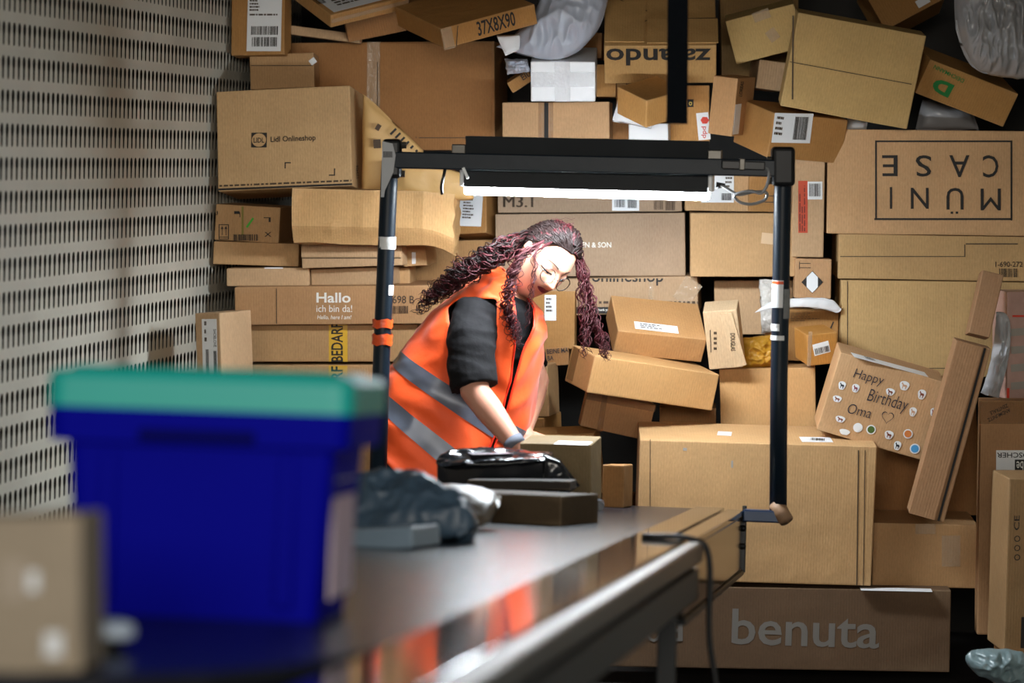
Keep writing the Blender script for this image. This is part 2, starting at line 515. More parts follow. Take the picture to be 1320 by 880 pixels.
# perforated left wall: one steel skin with real slots, darkness behind
def perforated_wall():
    pc, pr = 0.0372, 0.0858
    s0, s1 = -4.6, S_FAR
    # z of the row bottoms: one row bottom lies on pixel (6, 233)
    hp = hit(6, 233, W0, CR)
    sh = (hp-W0).dot(AX); zb = hp.z
    zbase = zb - math.floor(zb/pr)*pr
    prof = [(-0.0, 0.0), (0.16, 0.03), (0.22, 0.12), (0.24, 0.45), (0.36, 0.62), (0.38, 0.78), (0.26, 0.92), (0.0, 1.0)]
    half = prof[1:-1]
    ring = [(0.0, 0.0)] + half + [(0.0, 1.0)] + [(-x, y) for x, y in reversed(half)]
    slot_h, ofs = 0.062, 0.004
    hw = 0.86
    V, Fc = [], []
    ncol = int((s1-s0)/pc); nrow = int(ROOM_H/pr)
    n = len(ring)
    def put(s, z, t): V.append(room(s, t, z)); return len(V)-1
    for r in range(nrow):
        zb_ = zbase + r*pr
        for c in range(ncol):
            sc = s0 + (c+0.5)*pc
            l, rr, b, t = sc-pc/2, sc+pc/2, zb_-(pr-slot_h)/2, zb_+slot_h+(pr-slot_h)/2
            base = len(V)
            j = random.uniform(-0.03, 0.03)
            for x, y in ring:
                put(sc+(x*hw+j*0.3)*pc, zb_+y*slot_h, 0.0)
            for x, y in ring:
                put(sc+(x*hw+j*0.3)*pc, zb_+y*slot_h, -0.0008)
            A = put(l, b, 0); B_ = put(rr, b, 0); Cc = put(rr, t, 0); D = put(l, t, 0)
            # ring index: 0 bottom, 1..6 right side up, 7 top, 8..13 left side down
            right = list(range(0, 8)); left = [7]+list(range(8, 14))+[0]
            # ring to border strips
            Fc.append((A, B_, base+1, base+0)); Fc.append((B_, Cc, base+6, base+4)) ; Fc.append((B_, base+4, base+3, base+1) if False else (B_, base+4, base+3, base+2, base+1))
            Fc.append((base+4, base+6, base+5) if False else (base+6, base+5, base+4))
            Fc.append((Cc, D, base+7, base+6)); Fc.append((D, A, base+10, base+8) if False else (D, base+10, base+9, base+8, base+7))
            Fc.append((D, A, base+10)); Fc.append((A, base+0, base+13, base+12, base+11, base+10))
            for k in range(n):
                k2 = (k+1) % n
                Fc.append((base+k, base+k2, base+n+k2, base+n+k))
    o = mesh_obj('wall_left', V, Fc, WALLM)
    o['kind'] = 'structure'
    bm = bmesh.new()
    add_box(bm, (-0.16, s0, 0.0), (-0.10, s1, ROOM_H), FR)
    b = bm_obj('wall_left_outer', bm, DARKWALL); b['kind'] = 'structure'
    # plain kick plate and top rail close the sheet at floor and roof
    bm = bmesh.new()
    add_box(bm, (-0.035, s0, 0.0), (0.0, s1, max(zbase-(pr-slot_h)/2, 0.001)), FR)
    add_box(bm, (-0.035, s0, zbase+nrow*pr-(pr-slot_h)/2), (0.0, s1, ROOM_H), FR)
    t = bm_obj('trim_1', bm, WALLM); t['kind'] = 'structure'
perforated_wall()

# strap that hangs from the roof
strapM = mat('black_webbing', lin(7, 12, 18), 0.8, var=0.2, vscale=60, bump=0.3, bscale=200, spec=0.1)
a = P(873.5, -150, 7.0); b = P(872.5, 159, 7.0)
Vs, Fs = [], []
top = Vector((a.x, 7.0, ROOM_H)); 
for k in range(13):
    t = k/12; p = top.lerp(b, t); w = 0.026
    off = 0.004*math.sin(t*5)
    for dx, dy in ((-w, -0.002), (w, -0.002), (w, 0.002), (-w, 0.002)):
        Vs.append((p.x+dx, p.y+dy+off, p.z))
for k in range(12):
    for j in range(4):
        Fs.append((k*4+j, k*4+(j+1) % 4, (k+1)*4+(j+1) % 4, (k+1)*4+j))
Fs += [(3, 2, 1, 0), (48, 49, 50, 51)]
strap = mesh_obj('hanging_strap', Vs, Fs, strapM)
tag(strap, 'wide black webbing strap hanging from the roof in front of the parcels', 'strap')
hem = []
box_obj('stitched_end', (b.x-0.0265, 6.996, b.z-0.001), (b.x+0.0265, 7.008, b.z+0.014), strapM, strap)

# ------------------------------------------------------------------ belt conveyor
A_ = Vector((0.161, 1.0, -0.081)).normalized()          # belt direction, away from camera and down
B_ = Vector((1.0, -0.161, 0.0)).normalized()            # across the belt to the right
N_ = B_.cross(A_).normalized()                          # belt normal, up
R0 = P(960, 657, 7.9)                                   # far right corner of the conveyor
CONV = frame(R0, B_, A_, N_)                            # local x across, y along (0 = far end), z up
def onbelt(px, py, lift=0.0): return hit(px, py, R0+N_*lift, N_)
def conv(t, s, z=0.0): return CONV @ Vector((t, s, z))
belt_m = mat('dark_rubber_belt', lin(26, 28, 34), 0.27, var=0.25, vscale=14, bump=0.06, bscale=90, spec=0.2)
plate_m = mat('polished_side_plate', lin(92, 90, 86), 0.09, metal=0.75, var=0.15, vscale=8, bump=0.03, bscale=12)
panel_m = mat('lacquered_side_panel', lin(58, 50, 42), 0.13, metal=0.55, var=0.2, vscale=10, bump=0.05, bscale=14)
dark_m = mat('black_steel', lin(17, 18, 20), 0.4, metal=0.4, var=0.2)
rail_m = mat('worn_aluminium_rail', lin(95, 92, 87), 0.33, metal=0.85, var=0.15, vscale=16, bump=0.05, bscale=30)
blue_m = mat('dark_blue_steel', lin(15, 40, 70), 0.3, metal=0.2)

root = bpy.data.objects.new('belt_conveyor', None); C.objects.link(root)
foot = conv(-0.55, -0.3); root.location = (foot.x, foot.y, 0.0)
RI = Matrix.Translation(root.location).inverted()
tag(root, 'extendable belt conveyor with dark belt and shiny metal side plates', 'conveyor')
def cpart(name, lo, hi, m, bev=0.0, parent=None):
    bm = bmesh.new(); add_box(bm, lo, hi)
    if bev: bevel_all(bm, bev)
    bmesh.ops.transform(bm, matrix=RI @ CONV, verts=bm.verts[:])
    return bm_obj(name, bm, m, parent or root)
EXT = -1.72      # where the thin extension slides out of the main section
NEAR = -7.0
def cprism(name, outline, z0, z1, m):
    bm = bmesh.new()
    lo = [bm.verts.new(cpt0(t, s, z0)) for t, s in outline]; hi = [bm.verts.new(cpt0(t, s, z1)) for t, s in outline]
    bm.faces.new(hi); bm.faces.new(list(reversed(lo)))
    for i in range(len(lo)):
        j = (i+1) % len(lo); bm.faces.new((lo[i], lo[j], hi[j], hi[i]))
    return bm_obj(name, bm, m, root)
def cpt0(t, s, z): return RI @ conv(t, s, z)
# the belt turns under at its near end, with a rounded corner
BELT = [(-1.0, -0.02), (-0.145, -0.02), (-0.145, -4.20), (-0.152, -4.34), (-0.175, -4.48), (-0.215, -4.61), (-0.28, -4.72), (-0.38, -4.81), (-0.52, -4.87), (-0.70, -4.90), (-1.0, -4.91)]
cprism('belt', BELT, -0.022, 0.0, belt_m)
cpart('belt_bed', (-1.0, -4.85, -0.12), (-0.145, -0.03, -0.05), dark_m)
cpart('end_roller', (-0.99, -0.03, -0.075), (-0.15, 0.02, -0.004), dark_m, 0.02)
# extension side plates, right and left
cpart('side_plate', (-0.139, EXT, -0.012), (-0.058, 0.0, 0.004), plate_m, 0.002)
cpart('side_plate', (-0.050, EXT, -0.016), (0.0, 0.0, 0.0), plate_m, 0.003)
cpart('side_panel', (-0.045, EXT, -0.165), (-0.004, -0.004, -0.018), panel_m, 0.003)
cpart('panel_edge', (-0.05, EXT, -0.182), (0.002, 0.0, -0.168), dark_m, 0.002)
cpart('side_plate', (-1.10, EXT, -0.016), (-1.006, 0.0, 0.004), plate_m, 0.002)
cpart('side_panel', (-1.10, EXT, -0.165), (-1.06, -0.004, -0.018), panel_m, 0.003)
# main section, a little wider
cpart('side_plate', (-0.139, NEAR, -0.010), (-0.004, EXT+0.02, 0.006), plate_m, 0.002)
cpart('edge_rail', (0.0, NEAR, -0.040), (0.038, EXT-0.01, 0.004), rail_m, 0.008)
cpart('side_panel', (-0.02, NEAR, -0.120), (0.03, EXT-0.02, -0.052), dark_m, 0.003)
cpart('side_plate', (-1.13, NEAR, -0.010), (-1.006, EXT+0.02, 0.006), plate_m, 0.002)
cpart('side_panel', (-1.14, NEAR, -0.200), (-1.11, EXT-0.02, -0.012), dark_m, 0.003)
# black strap that falls over the joint, grey prop under it, bolts at the tip
def cpt(t, s, z): return RI @ conv(t, s, z)
tube_obj('joint_cable', catmull([cpt(-0.10, EXT-0.01, 0.012), cpt(0.01, EXT-0.005, 0.010), cpt(0.05, EXT, -0.03), cpt(0.055, EXT, -0.20), cpt(0.075, EXT, -0.34), cpt(0.06, EXT, -0.50)], 26), 0.007, dark_m, root, 8)
pt = cpt(0.0, EXT-0.05, 0.0)
cpart('prop_leg', (-0.05, EXT-0.10, -0.78), (-0.01, EXT-0.06, -0.10), mat('grey_prop_steel', lin(44, 46, 47), 0.6, metal=0.0), 0.004)
cpart('prop_leg', (-1.08, EXT-0.10, -0.78), (-1.02, EXT-0.03, -0.10), mat('grey_prop_steel', lin(44, 46, 47), 0.6, metal=0.0), 0.004)
for s_, z_ in ((-0.03, -0.05), (-0.03, -0.10)):
    bm = bmesh.new()
    bmesh.ops.create_icosphere(bm, subdivisions=2, radius=0.009, matrix=RI @ CONV @ Matrix.Translation((0.0, s_, z_)))
    bm_obj('bolt', bm, dark_m, root, True)
cpart('corner_post', (-0.006, -0.012, -0.175), (0.006, 0.004, 0.012), dark_m, 0.002)
cpart('base_frame', (-1.05, NEAR, -0.80), (-0.08, NEAR+3.2, -0.13), dark_m, 0.01)
# bracket arms that carry the lamp frame
cpart('bracket_arm', (0.0, -0.07, -0.030), (0.115, 0.0, 0.004), blue_m, 0.004)
cpart('bracket_arm', (-1.20, -0.09, -0.065), (-1.10, 0.0, 0.004), blue_m, 0.004)
wood_m = mat('worn_wooden_sleeve', lin(140, 108, 80), 0.6, var=0.2, bump=0.2)

# ------------------------------------------------------------------ lamp frame on the conveyor tip
tealblack = mat('teal_black_lacquer', lin(9, 24, 36), 0.42, var=0.15, vscale=20, bump=0.05, bscale=30, spec=0.3)
fr = bpy.data.objects.new('lamp_frame', None); C.objects.link(fr)
YF = 7.84
fp = P(1005, 660, YF); fr.location = fp
FI = Matrix.Translation(fp).inverted()
tag(fr, 'black tubular portal frame standing on the conveyor tip, carrying the lamp', 'frame')
YL = 7.98
def fpt(px, py, Y): return FI @ P(px, py, Y)
lp = tube_obj('post', [fpt(486, 668, YL), fpt(491, 480, YL), fpt(501, 245, YL), fpt(504, 190, YL)], 0.0245, tealblack, fr, 20)
rp = tube_obj('post', [fpt(1003, 664, YF), fpt(1004, 500, YF), fpt(1009, 245, YF), fpt(1011, 196, YF)], 0.0245, tealblack, fr, 20)
# lower bend of the right post into its wooden-coloured sleeve
tube_obj('foot_sleeve', [fpt(1000, 648, YF), fpt(1006, 659, YF-0.01), fpt(1014, 671, YF-0.03)], [0.022, 0.023, 0.021], wood_m, fr, 16)
def beam(name, p0, p1, hy, hz, m, parent, bev=0.004, inv=FI):
    a, b = Vector(p0), Vector(p1)
    x = (b-a).normalized(); z = (Vector((0, 0, 1)) - x*x.z).normalized(); y = z.cross(x)
    bm = bmesh.new(); add_box(bm, (0, -hy, -hz), ((b-a).length, hy, hz))
    if bev: bevel_all(bm, bev)
    bmesh.ops.transform(bm, matrix=inv @ frame(a, x, y, z), verts=bm.verts[:])
    return bm_obj(name, bm, m, parent)
beam('top_bar', P(505, 206, YL-0.035), P(1000, 217, YF-0.035), 0.016, 0.024, tealblack, fr)
def bracket(px0, py0, px1, py1, Y, parent):
    a = P((px0+px1)/2, py1, Y-0.02); b = P((px0+px1)/2, py0, Y-0.02)
    bm = bmesh.new(); hw = (px1-px0)/2*Y/F_PX
    add_box(bm, (-hw, -0.032, 0), (hw, 0.028, (b-a).length)); bevel_all(bm, 0.012, 3)
    z = (b-a).normalized(); x = Vector((1, 0, 0)); x = (x-z*x.dot(z)).normalized()
    bmesh.ops.transform(bm, matrix=FI @ frame(a, x, z.cross(x), z), verts=bm.verts[:])
    return bm_obj('corner_bracket', bm, dark_m, parent, False)
bl_ = bracket(493, 179, 518, 230, YL, fr)
br_ = bracket(994, 189, 1024, 240, YF, fr)
for (px, py, Y) in ((519, 187, YL-0.03), (517, 224, YL-0.03), (994, 206, YF-0.03), (996, 233, YF-0.03)):
    bm = bmesh.new(); bmesh.ops.create_cone(bm, cap_ends=True, segments=10, radius1=0.010, radius2=0.010, depth=0.022, matrix=FI @ Matrix.Translation(P(px, py, Y)) @ Matrix.Rotation(math.pi/2, 4, 'Y'))
    bm_obj('clamp_bolt', bm, rail_m, fr)
# stickers and tape wraps on the posts
def wrap(px, py0, py1, Y, px1, m, a0, a1, name, r=0.0255, wob=0.0):
    p0, p1 = P(px, py0, Y), P(px1, py1, Y)
    V, Fc = [], []; n = 12; rows = 4
    for i in range(rows+1):
        p = p0.lerp(p1, i/rows)
        for k in range(n+1):
            a = math.radians(a0+(a1-a0)*k/n)
            w = wob*math.sin(k*2.1+i*1.7)
            V.append(FI @ (p+Vector((math.sin(a)*(r+abs(w)), -math.cos(a)*(r+abs(w)), w))))
    for i in range(rows):
        for k in range(n):
            q = i*(n+1)+k; Fc.append((q, q+1, q+n+2, q+n+1))
    return mesh_obj(name, V, Fc, m, fr, True)
ORTAPE = mat('orange_tape', lin(226, 82, 28), 0.35, bump=0.3, bscale=60)
WTAPE = mat('white_tape', lin(225, 226, 226), 0.4, bump=0.3, bscale=60)
wrap(493.5, 411, 422, YL, 493, ORTAPE, -175, 175, 'orange_tape_wrap', 0.0275, 0.003)
wrap(493, 430, 444, YL, 492.5, ORTAPE, -175, 175, 'orange_tape_wrap', 0.0275, 0.003)
wrap(499, 305, 321, YL, 498.5, WTAPE, -80, 90, 'white_tape_scrap', 0.0255)
wrap(496, 367, 380, YL, 495.5, WTAPE, 30, 95, 'white_tape_scrap', 0.0255)
st = wrap(1007, 361, 396, YF, 1006, PAPER, -85, 10, 'post_sticker', 0.0255)
wrap(1007, 362, 366, YF, 1007, ORTAPE, -84, 9, 'sticker_stripe', 0.0259)
wrap(1007, 372, 410, YF, 1006, mat('grey_film_label', lin(120, 122, 122), 0.25, var=0.3, vscale=60), 12, 85, 'post_sticker', 0.0257)
wrap(1005.5, 417, 426, YF, 1005.5, WTAPE, -85, -10, 'white_tape_scrap', 0.0256)
wrap(1005, 432, 438, YF, 1005, WTAPE, -88, 25, 'white_tape_scrap', 0.0256)
# paper tag folded over the left bracket
tagq = [(493, 182), (506, 185), (510, 200), (507, 222), (496, 246), (495, 254), (491, 254), (492, 215)]
Vt = [FI @ P(x, y, YL-0.056) for x, y in tagq]
tg = mesh_obj('paper_tag', Vt+[v+Vector((0, 0.0008, 0)) for v in Vt], [tuple(range(8)), tuple(range(15, 7, -1))]+[(i, (i+1) % 8, (i+1) % 8+8, i+8) for i in range(8)], mat('grey_paper_tag', lin(165, 168, 172), 0.5, var=0.08), fr)
Vb, Fb = [], []
for k in range(9):
    x0 = 494+k*1.35
    i = len(Vb); Vb += [FI @ P(x, y, YL-0.0575) for x, y in ((x0, 195), (x0+0.8, 195.2), (x0+0.8, 203), (x0, 202.8))]; Fb.append((i, i+1, i+2, i+3))
mesh_obj('barcode', Vb, Fb, INK, tg)

# ------------------------------------------------------------------ work lamp
lampb = P(757, 215, 7.92)
lm = bpy.data.objects.new('work_lamp', None); C.objects.link(lm); lm.location = lampb
LI = Matrix.Translation(lampb).inverted()
tag(lm, 'lit strip work lamp with dark hood hanging under the frame bar', 'lamp')
housing = mat('dark_grey_lamp_sheet', lin(40, 43, 46), 0.55, metal=0.0, var=0.1, spec=0.2)
tubem = mat('glowing_lamp_diffuser', lin(255, 255, 255), 0.4, emit=(0.86, 0.94, 1.0, 1), estr=152.0)
la, lb = P(600, 188, 7.955), P(914, 195, 7.865)
xd = (lb-la); xd.z = 0; xd.normalize(); zd = Vector((0, 0, 1)); yd = zd.cross(xd)     # yd away from camera
LW = (P(914, 195, 7.865)-P(600, 188, 7.955)).length
# hood profile (y away, z up) from the top plate over the back down to the front lip
tilt = (lb.z-la.z)/LW
def lampM(z0): return LI @ frame(la+Vector((0, 0, z0)), (xd+zd*tilt).normalized(), yd, zd)
def prof_obj(name, prof, m, x0, x1, parent, th=0.0):
    V, Fc = [], []
    n = len(prof)
    for x in (x0, x1):
        for y, z in prof: V.append(lampM(0) @ Vector((x, y, z)))
    for i in range(n-1): Fc.append((i, i+1, n+i+1, n+i))
    o = mesh_obj(name, V, Fc, m, parent)
    sm = o.modifiers.new('thick', 'SOLIDIFY'); sm.thickness = 0.003; sm.offset = 0
    return o
S = 7.92/F_PX
prof_obj('hood', [(0.0, 13*S), (0.012, -12*S), (0.03, -18*S), (0.075, -16*S), (0.10, -50*S)], housing, 0, LW, lm)
prof_obj('front_shade', [(0.012, -10*S), (-0.012, -30*S), (-0.022, -53*S)], housing, 0, LW, lm)
bm = bmesh.new(); add_box(bm, (0.0, -0.016, -63*S), (LW, 0.083, -50*S)); bevel_all(bm, 0.008, 3)
bmesh.ops.transform(bm, matrix=lampM(0), verts=bm.verts[:]); bm_obj('diffuser', bm, tubem, lm)
CAPM = mat('white_plastic_cap', lin(225, 228, 230), 0.35)
for x0 in (-0.012, LW):
    bm = bmesh.new(); add_box(bm, (x0, -0.02, -52*S), (x0+0.012, 0.088, -28*S)); bevel_all(bm, 0.003)
    bmesh.ops.transform(bm, matrix=lampM(0), verts=bm.verts[:]); bm_obj('end_cap', bm, CAPM, lm)
for x0 in (-0.04, LW-0.004):
    bm = bmesh.new(); add_box(bm, (x0, 0.0, -14*S), (x0+0.04, 0.03, 2*S)); bevel_all(bm, 0.003)
    bmesh.ops.transform(bm, matrix=lampM(0), verts=bm.verts[:]); bm_obj('mounting_lug', bm, rail_m, lm)
# connector and looping cable
conn = beam('cable_connector', P(930, 212, 7.80), P(986, 214, 7.80), 0.010, 0.012, mat('black_plastic', lin(30, 30, 31), 0.4), lm, 0.003, LI)
beam('connector_clip', P(953, 211.5, 7.79), P(960, 211.7, 7.79), 0.009, 0.016, rail_m, conn, 0.002, LI)
cabm = mat('grey_cable_sheath', lin(128, 130, 132), 0.35)
cb = [P(x, y, Y) for x, y, Y in ((926, 238, 7.86), (934, 241, 7.85), (944, 247, 7.84), (953, 251, 7.83), (968, 248, 7.82), (983, 247, 7.80), (989, 250, 7.80), (985, 258, 7.81), (970, 263, 7.82), (955, 261, 7.83), (947, 254, 7.83), (952, 249, 7.82), (968, 246, 7.80), (981, 249, 7.79), (989, 238, 7.79), (991, 222, 7.79), (986, 213, 7.80))]
tube_obj('lamp_cable', [LI @ p for p in catmull(cb, 70)], 0.0042, cabm, lm, 8)
bm = bmesh.new(); bmesh.ops.create_cone(bm, cap_ends=True, segments=12, radius1=0.010, radius2=0.006, depth=0.025, matrix=LI @ Matrix.Translation(P(929, 239, 7.86)) @ Matrix.Rotation(math.pi/2, 4, 'Y'))
bm_obj('cable_gland', bm, dark_m, lm, True)
tube_obj('cable_tie', [LI @ p for p in catmull([P(575, 214, 7.92), P(572, 226, 7.91), P(569, 240, 7.91), P(570, 250, 7.92)], 12)], 0.0045, dark_m, lm, 8)
beam('starter_box', P(597, 216, 7.90), P(603, 230, 7.90), 0.006, 0.004, CAPM, lm, 0.001, LI)

# ------------------------------------------------------------------ the wall of parcels
# --- upper left
b = box('ochre carton with tall white barcode label, topmost beside the perforated wall', ((298, -60), (368, -60), (366, 70), (299, 72)), 8.98, 9, -4, 0.32, OCHRE)
label_on(b, (319, -20, 363, 66), codes=((324, 34, 359, 45), (325, 48, 358, 60)), prints=(((322, 0, 340, 16), 4), ((322, 18, 358, 22), 1)))
b = box('small plain carton with a white tape corner, lying on the online-shop carton', ((321, 70), (404, 68), (406, 113), (323, 115)), 9.0, 3, -3, 0.25, KRAFT)
patch(b, ((400, 70), (405, 72), (406, 92), (402, 82)), PAPER, name='white_tape_corner')
groove(b, (323, 84, 403, 85))
b = box('large light carton with a small square black logo, corner marks and dark print band', ((279, 118), (451, 110), (454, 239), (281, 247)), 8.80, 8, -6, 0.27, LIGHT)
lq = (324, 171, 344, 190)
lo = patch(b, lq, INK, name='logo_square')
ring = [(0.46*math.cos(2*math.pi*k/20), 0.46*math.sin(2*math.pi*k/20)) for k in range(20)]
place(b.f['front'], lq, ring, [tuple(range(20))], mat('kraft_print_gap', lin(190, 152, 105), 0.7), 'logo_disc', lo, LIFT+0.0012)
text(b, 'LIDL', (327, 177.5, 341, 184), INK, bold=0.02, parent=lo, lift=LIFT+0.0018)
text(b, 'Lidl Onlineshop', ((349, 176), (407, 173.5), (407, 183), (349, 185.5)), INK, bold=0.012)
for q in ((367, 209, 375, 210.5), (367, 209, 368.5, 217), (424, 225, 432, 226.5), (430.5, 217, 432, 226)):
    patch(b, q, INK, name='corner_mark')
rects(b, scribbles(1, 3, 0.9, (0.012, 0.05), 0.012), ((283, 238.5), (453, 231.5), (453, 234), (283, 241)), INKSOFT, name='small_print')
patch(b, ((281, 243), (454, 236), (454, 238.5), (281, 245.5)), INK, name='print_band')
text(b, '123456', ((458.5, 213), (461.5, 213), (461.5, 229), (458.5, 230)), INK, 'right', 90)

b = box('wide brown carton with taped seam and folded left flap behind the square-logo carton', ((366, 56), (636, 52), (639, 196), (366, 192)), 9.12, 6, 0, 0.40, BROWN)
patch(b, ((472, 54), (494, 54), (487, 150), (474, 150)), CLEARTAPE)
patch(b, ((470, 54), (494, 54), (493, 72), (488, 80), ), CLEARTAPE) if False else None
groove(b, (486, 80, 487.2, 194)); groove(b, (536, 90, 536.8, 178)); groove(b, (600, 60, 600.8, 180)); groove(b, (540, 177, 632, 178))
flap(b, (490, 56, 634, 176), th=0.003)
b = box('long flat carton printed 37X8X90 poking out above the wide brown carton', ((568, 37), (690, 5), (692, 29), (574, 65)), 8.56, -24, 12, 0.50, lin(172, 122, 62))
text(b, '37X8X90', ((614, 28), (663, 14), (664, 33), (616, 47)), INK, bold=0.018)
patch(b, ((566, 38), (582, 34), (586, 61), (574, 65)), CLEARTAPE)
groove(b, ((586, 33), (587, 33), (592, 60), (591, 60)))
b = box('flat carton edge lying over the gap left of the 37X8X90 carton', ((365, 37), (468, 39), (462, 49), (365, 49.5)), 9.06, 3, 0, 0.3, TAN)
b = box('big brown sheet-like carton slanting back under the roof beside the grey mailer', ((440, 20), (572, -2), (575, 32), (452, 52)), 9.02, -10, 16, 0.10, BROWN)
b = box('tilted taped carton with white address label on top, above the flat carton edge', ((427, 20), (527, -6), (527, 10), (426, 37)), 8.84, -38, 24, 0.30, lin(176, 130, 75))
label_on(b, ((404, -4), (470, -16), (492, -2), (432, 18)), face='top', prints=((((420, -2), (470, -12), (484, -4), (440, 10)), 4),), codes=(((402, 0), (414, -2), (420, 4), (410, 7)),))
patch(b, ((427, 25), (527, -1), (527, 4), (427, 30)), CLEARTAPE)
b = box('dark brown carton with a dark tape band, wedged at the roof', ((531, -30), (598, -34), (598, 14), (531, 17)), 9.1, 3, 0, 0.3, BROWN)
patch(b, (549, -30, 566, 16), mat('dark_brown_tape', lin(62, 38, 22), 0.35), name='tape_strip')

# --- left middle
b = box('small carton with green pen stroke, arrow symbols and a printed barcode', ((279, 262), (362, 268), (359, 312), (276, 311)), 8.86, 5, 0, 0.28, KRAFT)
for q in ((282, 290, 283, 308.5), (294, 290, 295, 308.5), (282, 289, 295, 290), (282, 307.5, 295, 308.5), (282, 305, 295, 305.8)): patch(b, q, INK, name='arrow_frame')
for x in (286.5, 291.3): 
    patch(b, (x-0.4, 292, x+0.4, 303), INK, name='arrow_mark')
    place(b.f['front'], (x-1.8, 291, x+1.8, 295), [(-.5, -.5), (.5, -.5), (0, .5)], [(0, 1, 2)], INK, 'arrow_mark', b.o, LIFT+0.0006)
barcode(b, (301, 302, 333, 310))
patch(b, ((317, 292), (325, 281), (328, 281), (319, 294)), mat('green_marker_ink', lin(60, 170, 40), 0.6), name='pen_stroke')
patch(b, ((312, 266), (315, 266), (313, 303), (311, 303)), mat('olive_stripe', lin(128, 118, 40), 0.6), name='pen_stroke')
text(b, 'L', (340, 280, 349, 286), INK, rot=180); text(b, 'X', (341, 299, 350, 305), INK); text(b, 'J', (302, 272, 310, 280), INK, rot=90); text(b, 'J', (278, 272, 281, 277), INK)
b = box('low plain carton directly under the carton with the green pen stroke', ((275, 311), (386, 314), (384, 343), (275, 341)), 8.84, 4, 0, 0.30, KRAFT)
b = box('long carton with white greeting Hallo ich bin da', ((302, 370), (568, 367), (568, 417), (303, 419)), 8.72, 4, 0, 0.36, lin(168, 126, 84))
text(b, 'Hallo', ((408, 377), (452, 377), (452, 390), (408, 390)), WINK, bold=0.02); text(b, 'ich bin da!', (408, 393, 454, 402), WINK, bold=0.0); text(b, 'Hello, here I am!', (409, 406, 453, 412), WINK, bold=0.006, shear=0.2)
text(b, '698 B', (506, 381, 534, 391), INKSOFT); barcode(b, (506, 394, 527, 404), m=INKSOFT)
groove(b, (356, 372, 357, 417))
thinl = 'thin carton lying on the Hallo carton, '
b = box(thinl+'half by the perforated wall', ((292, 346), (398, 345), (398, 368), (292, 369)), 8.80, 3, 0, 0.3, TAN)
patch(b, (341, 344.5, 365, 346.2), PAPER, name='paper_scrap')
b = box(thinl+'half by the lamp frame post', ((400, 346), (506, 345), (507, 367.5), (401, 368)), 8.80, 12, 0, 0.3, TAN)
b = box('short carton end jutting out between the thin cartons and the arched one', ((506, 345), (528, 344), (529, 367), (507, 367)), 8.86, 4, 0, 0.22, KRAFT)
b = box('low flat carton with chamfered flap and tiny white sticker behind the left post', ((388, 312), (517, 311), (519, 344), (390, 344)), 8.74, 10, 0, 0.26, TAN)
flap(b, (389, 313, 516, 331), th=0.004); groove(b, (389, 332, 517, 333))
b2 = box('small carton end with a white sticker right of the left post, under the crushed carton', ((519, 314), (549, 311), (549, 340), (519, 346)), 8.80, 8, 0, 0.2, KRAFT)
patch(b2, (531, 325, 536, 340), PAPER, name='sticker')
b = box('carton closed with yellow lettered tape under the Hallo carton', ((318, 419), (538, 417), (538, 466), (318, 466)), 8.76, 4, 0, 0.34, KRAFT)
patch(b, (424, 418, 448, 466), YTAPE, name='yellow_tape'); text(b, 'BEDARF', (427, 416, 442, 466), INK, rot=90, bold=0.02)
b = box('carton with yellow lettered tape below its twin, behind the blue bin', ((318, 471), (538, 470), (538, 540), (318, 542)), 8.74, 4, 0, 0.34, KRAFT)
patch(b, (424, 471, 448, 540), YTAPE, name='yellow_tape'); text(b, 'BEDARF', (427, 458+14, 442, 530), INK, rot=90, bold=0.02)
b = box('large plain carton at the bottom of the stack behind the blue bin', ((300, 544), (560, 542), (560, 690), (300, 692)), 8.74, 4, 0, 0.36, KRAFT)
b = box('lowest carton standing on the floor behind the blue bin', ((290, 695), (545, 692), (545, 862), (290, 866)), 8.74, 4, 0, 0.36, BROWN)
b = box('upright narrow carton with lettered white side label beside the perforated wall', ((254, 404), (286, 403), (287, 590), (255, 592)), 8.22, 22, 0, 0.20, TAN)
label_on(b, (262, 411, 281, 560), codes=((266, 450, 270, 490), (276, 452, 280, 490)), prints=(((264, 414, 268, 445), 3),))
text(b, 'SHOELOVE', (275.5, 424, 279, 447), INK, rot=270)
b = box('tall carton holding up the narrow labelled carton beside the wall', ((236, 594), (300, 592), (300, 850), (236, 852)), 8.25, 10, 0, 0.3, BROWN)

# --- centre, behind the person
b = box('carton with white delivery note pouch, right of the kraft paper mailers', ((583, 247), (626, 246), (628, 300), (583, 302)), 9.0, 16, -8, 0.22, OCHRE)
label_on(b, ((588, 249), (624, 250), (619, 292), (592, 291)), prints=((((596, 256), (616, 257), (613, 284), (598, 283)), 7),))
b = box('plain carton behind the shoulder of the worker', ((530, 312), (638, 308), (640, 372), (530, 372)), 9.06, 4, 0, 0.32, lin(170, 128, 80))
b = box('wide low carton printed M3.1 right under the lamp', ((641, 232), (878, 238), (880, 276), (642, 271)), 8.98, 4, 0, 0.34, lin(168, 142, 116))
text(b, 'M3.1', (649, 252.5, 687, 267), INKSOFT, bold=0.0, heavy=0.012)
label_on(b, (789, 251, 824, 271.5), codes=((792, 256, 806, 267), (809, 254, 821, 268)))
barcode(b, (843, 258, 855, 270), m=INKSOFT, n=10); barcode(b, (858, 259, 871, 271), m=INKSOFT, n=10)
b = box('broad carton with small white lettering right behind the head of the worker', ((638, 273), (882, 277), (885, 357), (640, 355)), 8.96, 4, 0, 0.38, lin(166, 140, 114))
text(b, 'TEN & SON', (744, 312, 788, 319), WINK, bold=0.02)
b = box('carton sealed with shiny tape and black print band under the broad carton', ((690, 358), (898, 358), (901, 406), (692, 404)), 8.88, 6, 0, 0.30, lin(166, 136, 104))
text(b, 'onlineshop', (763, 348, 855, 368), INK, bold=0.012, crop=-0.03)
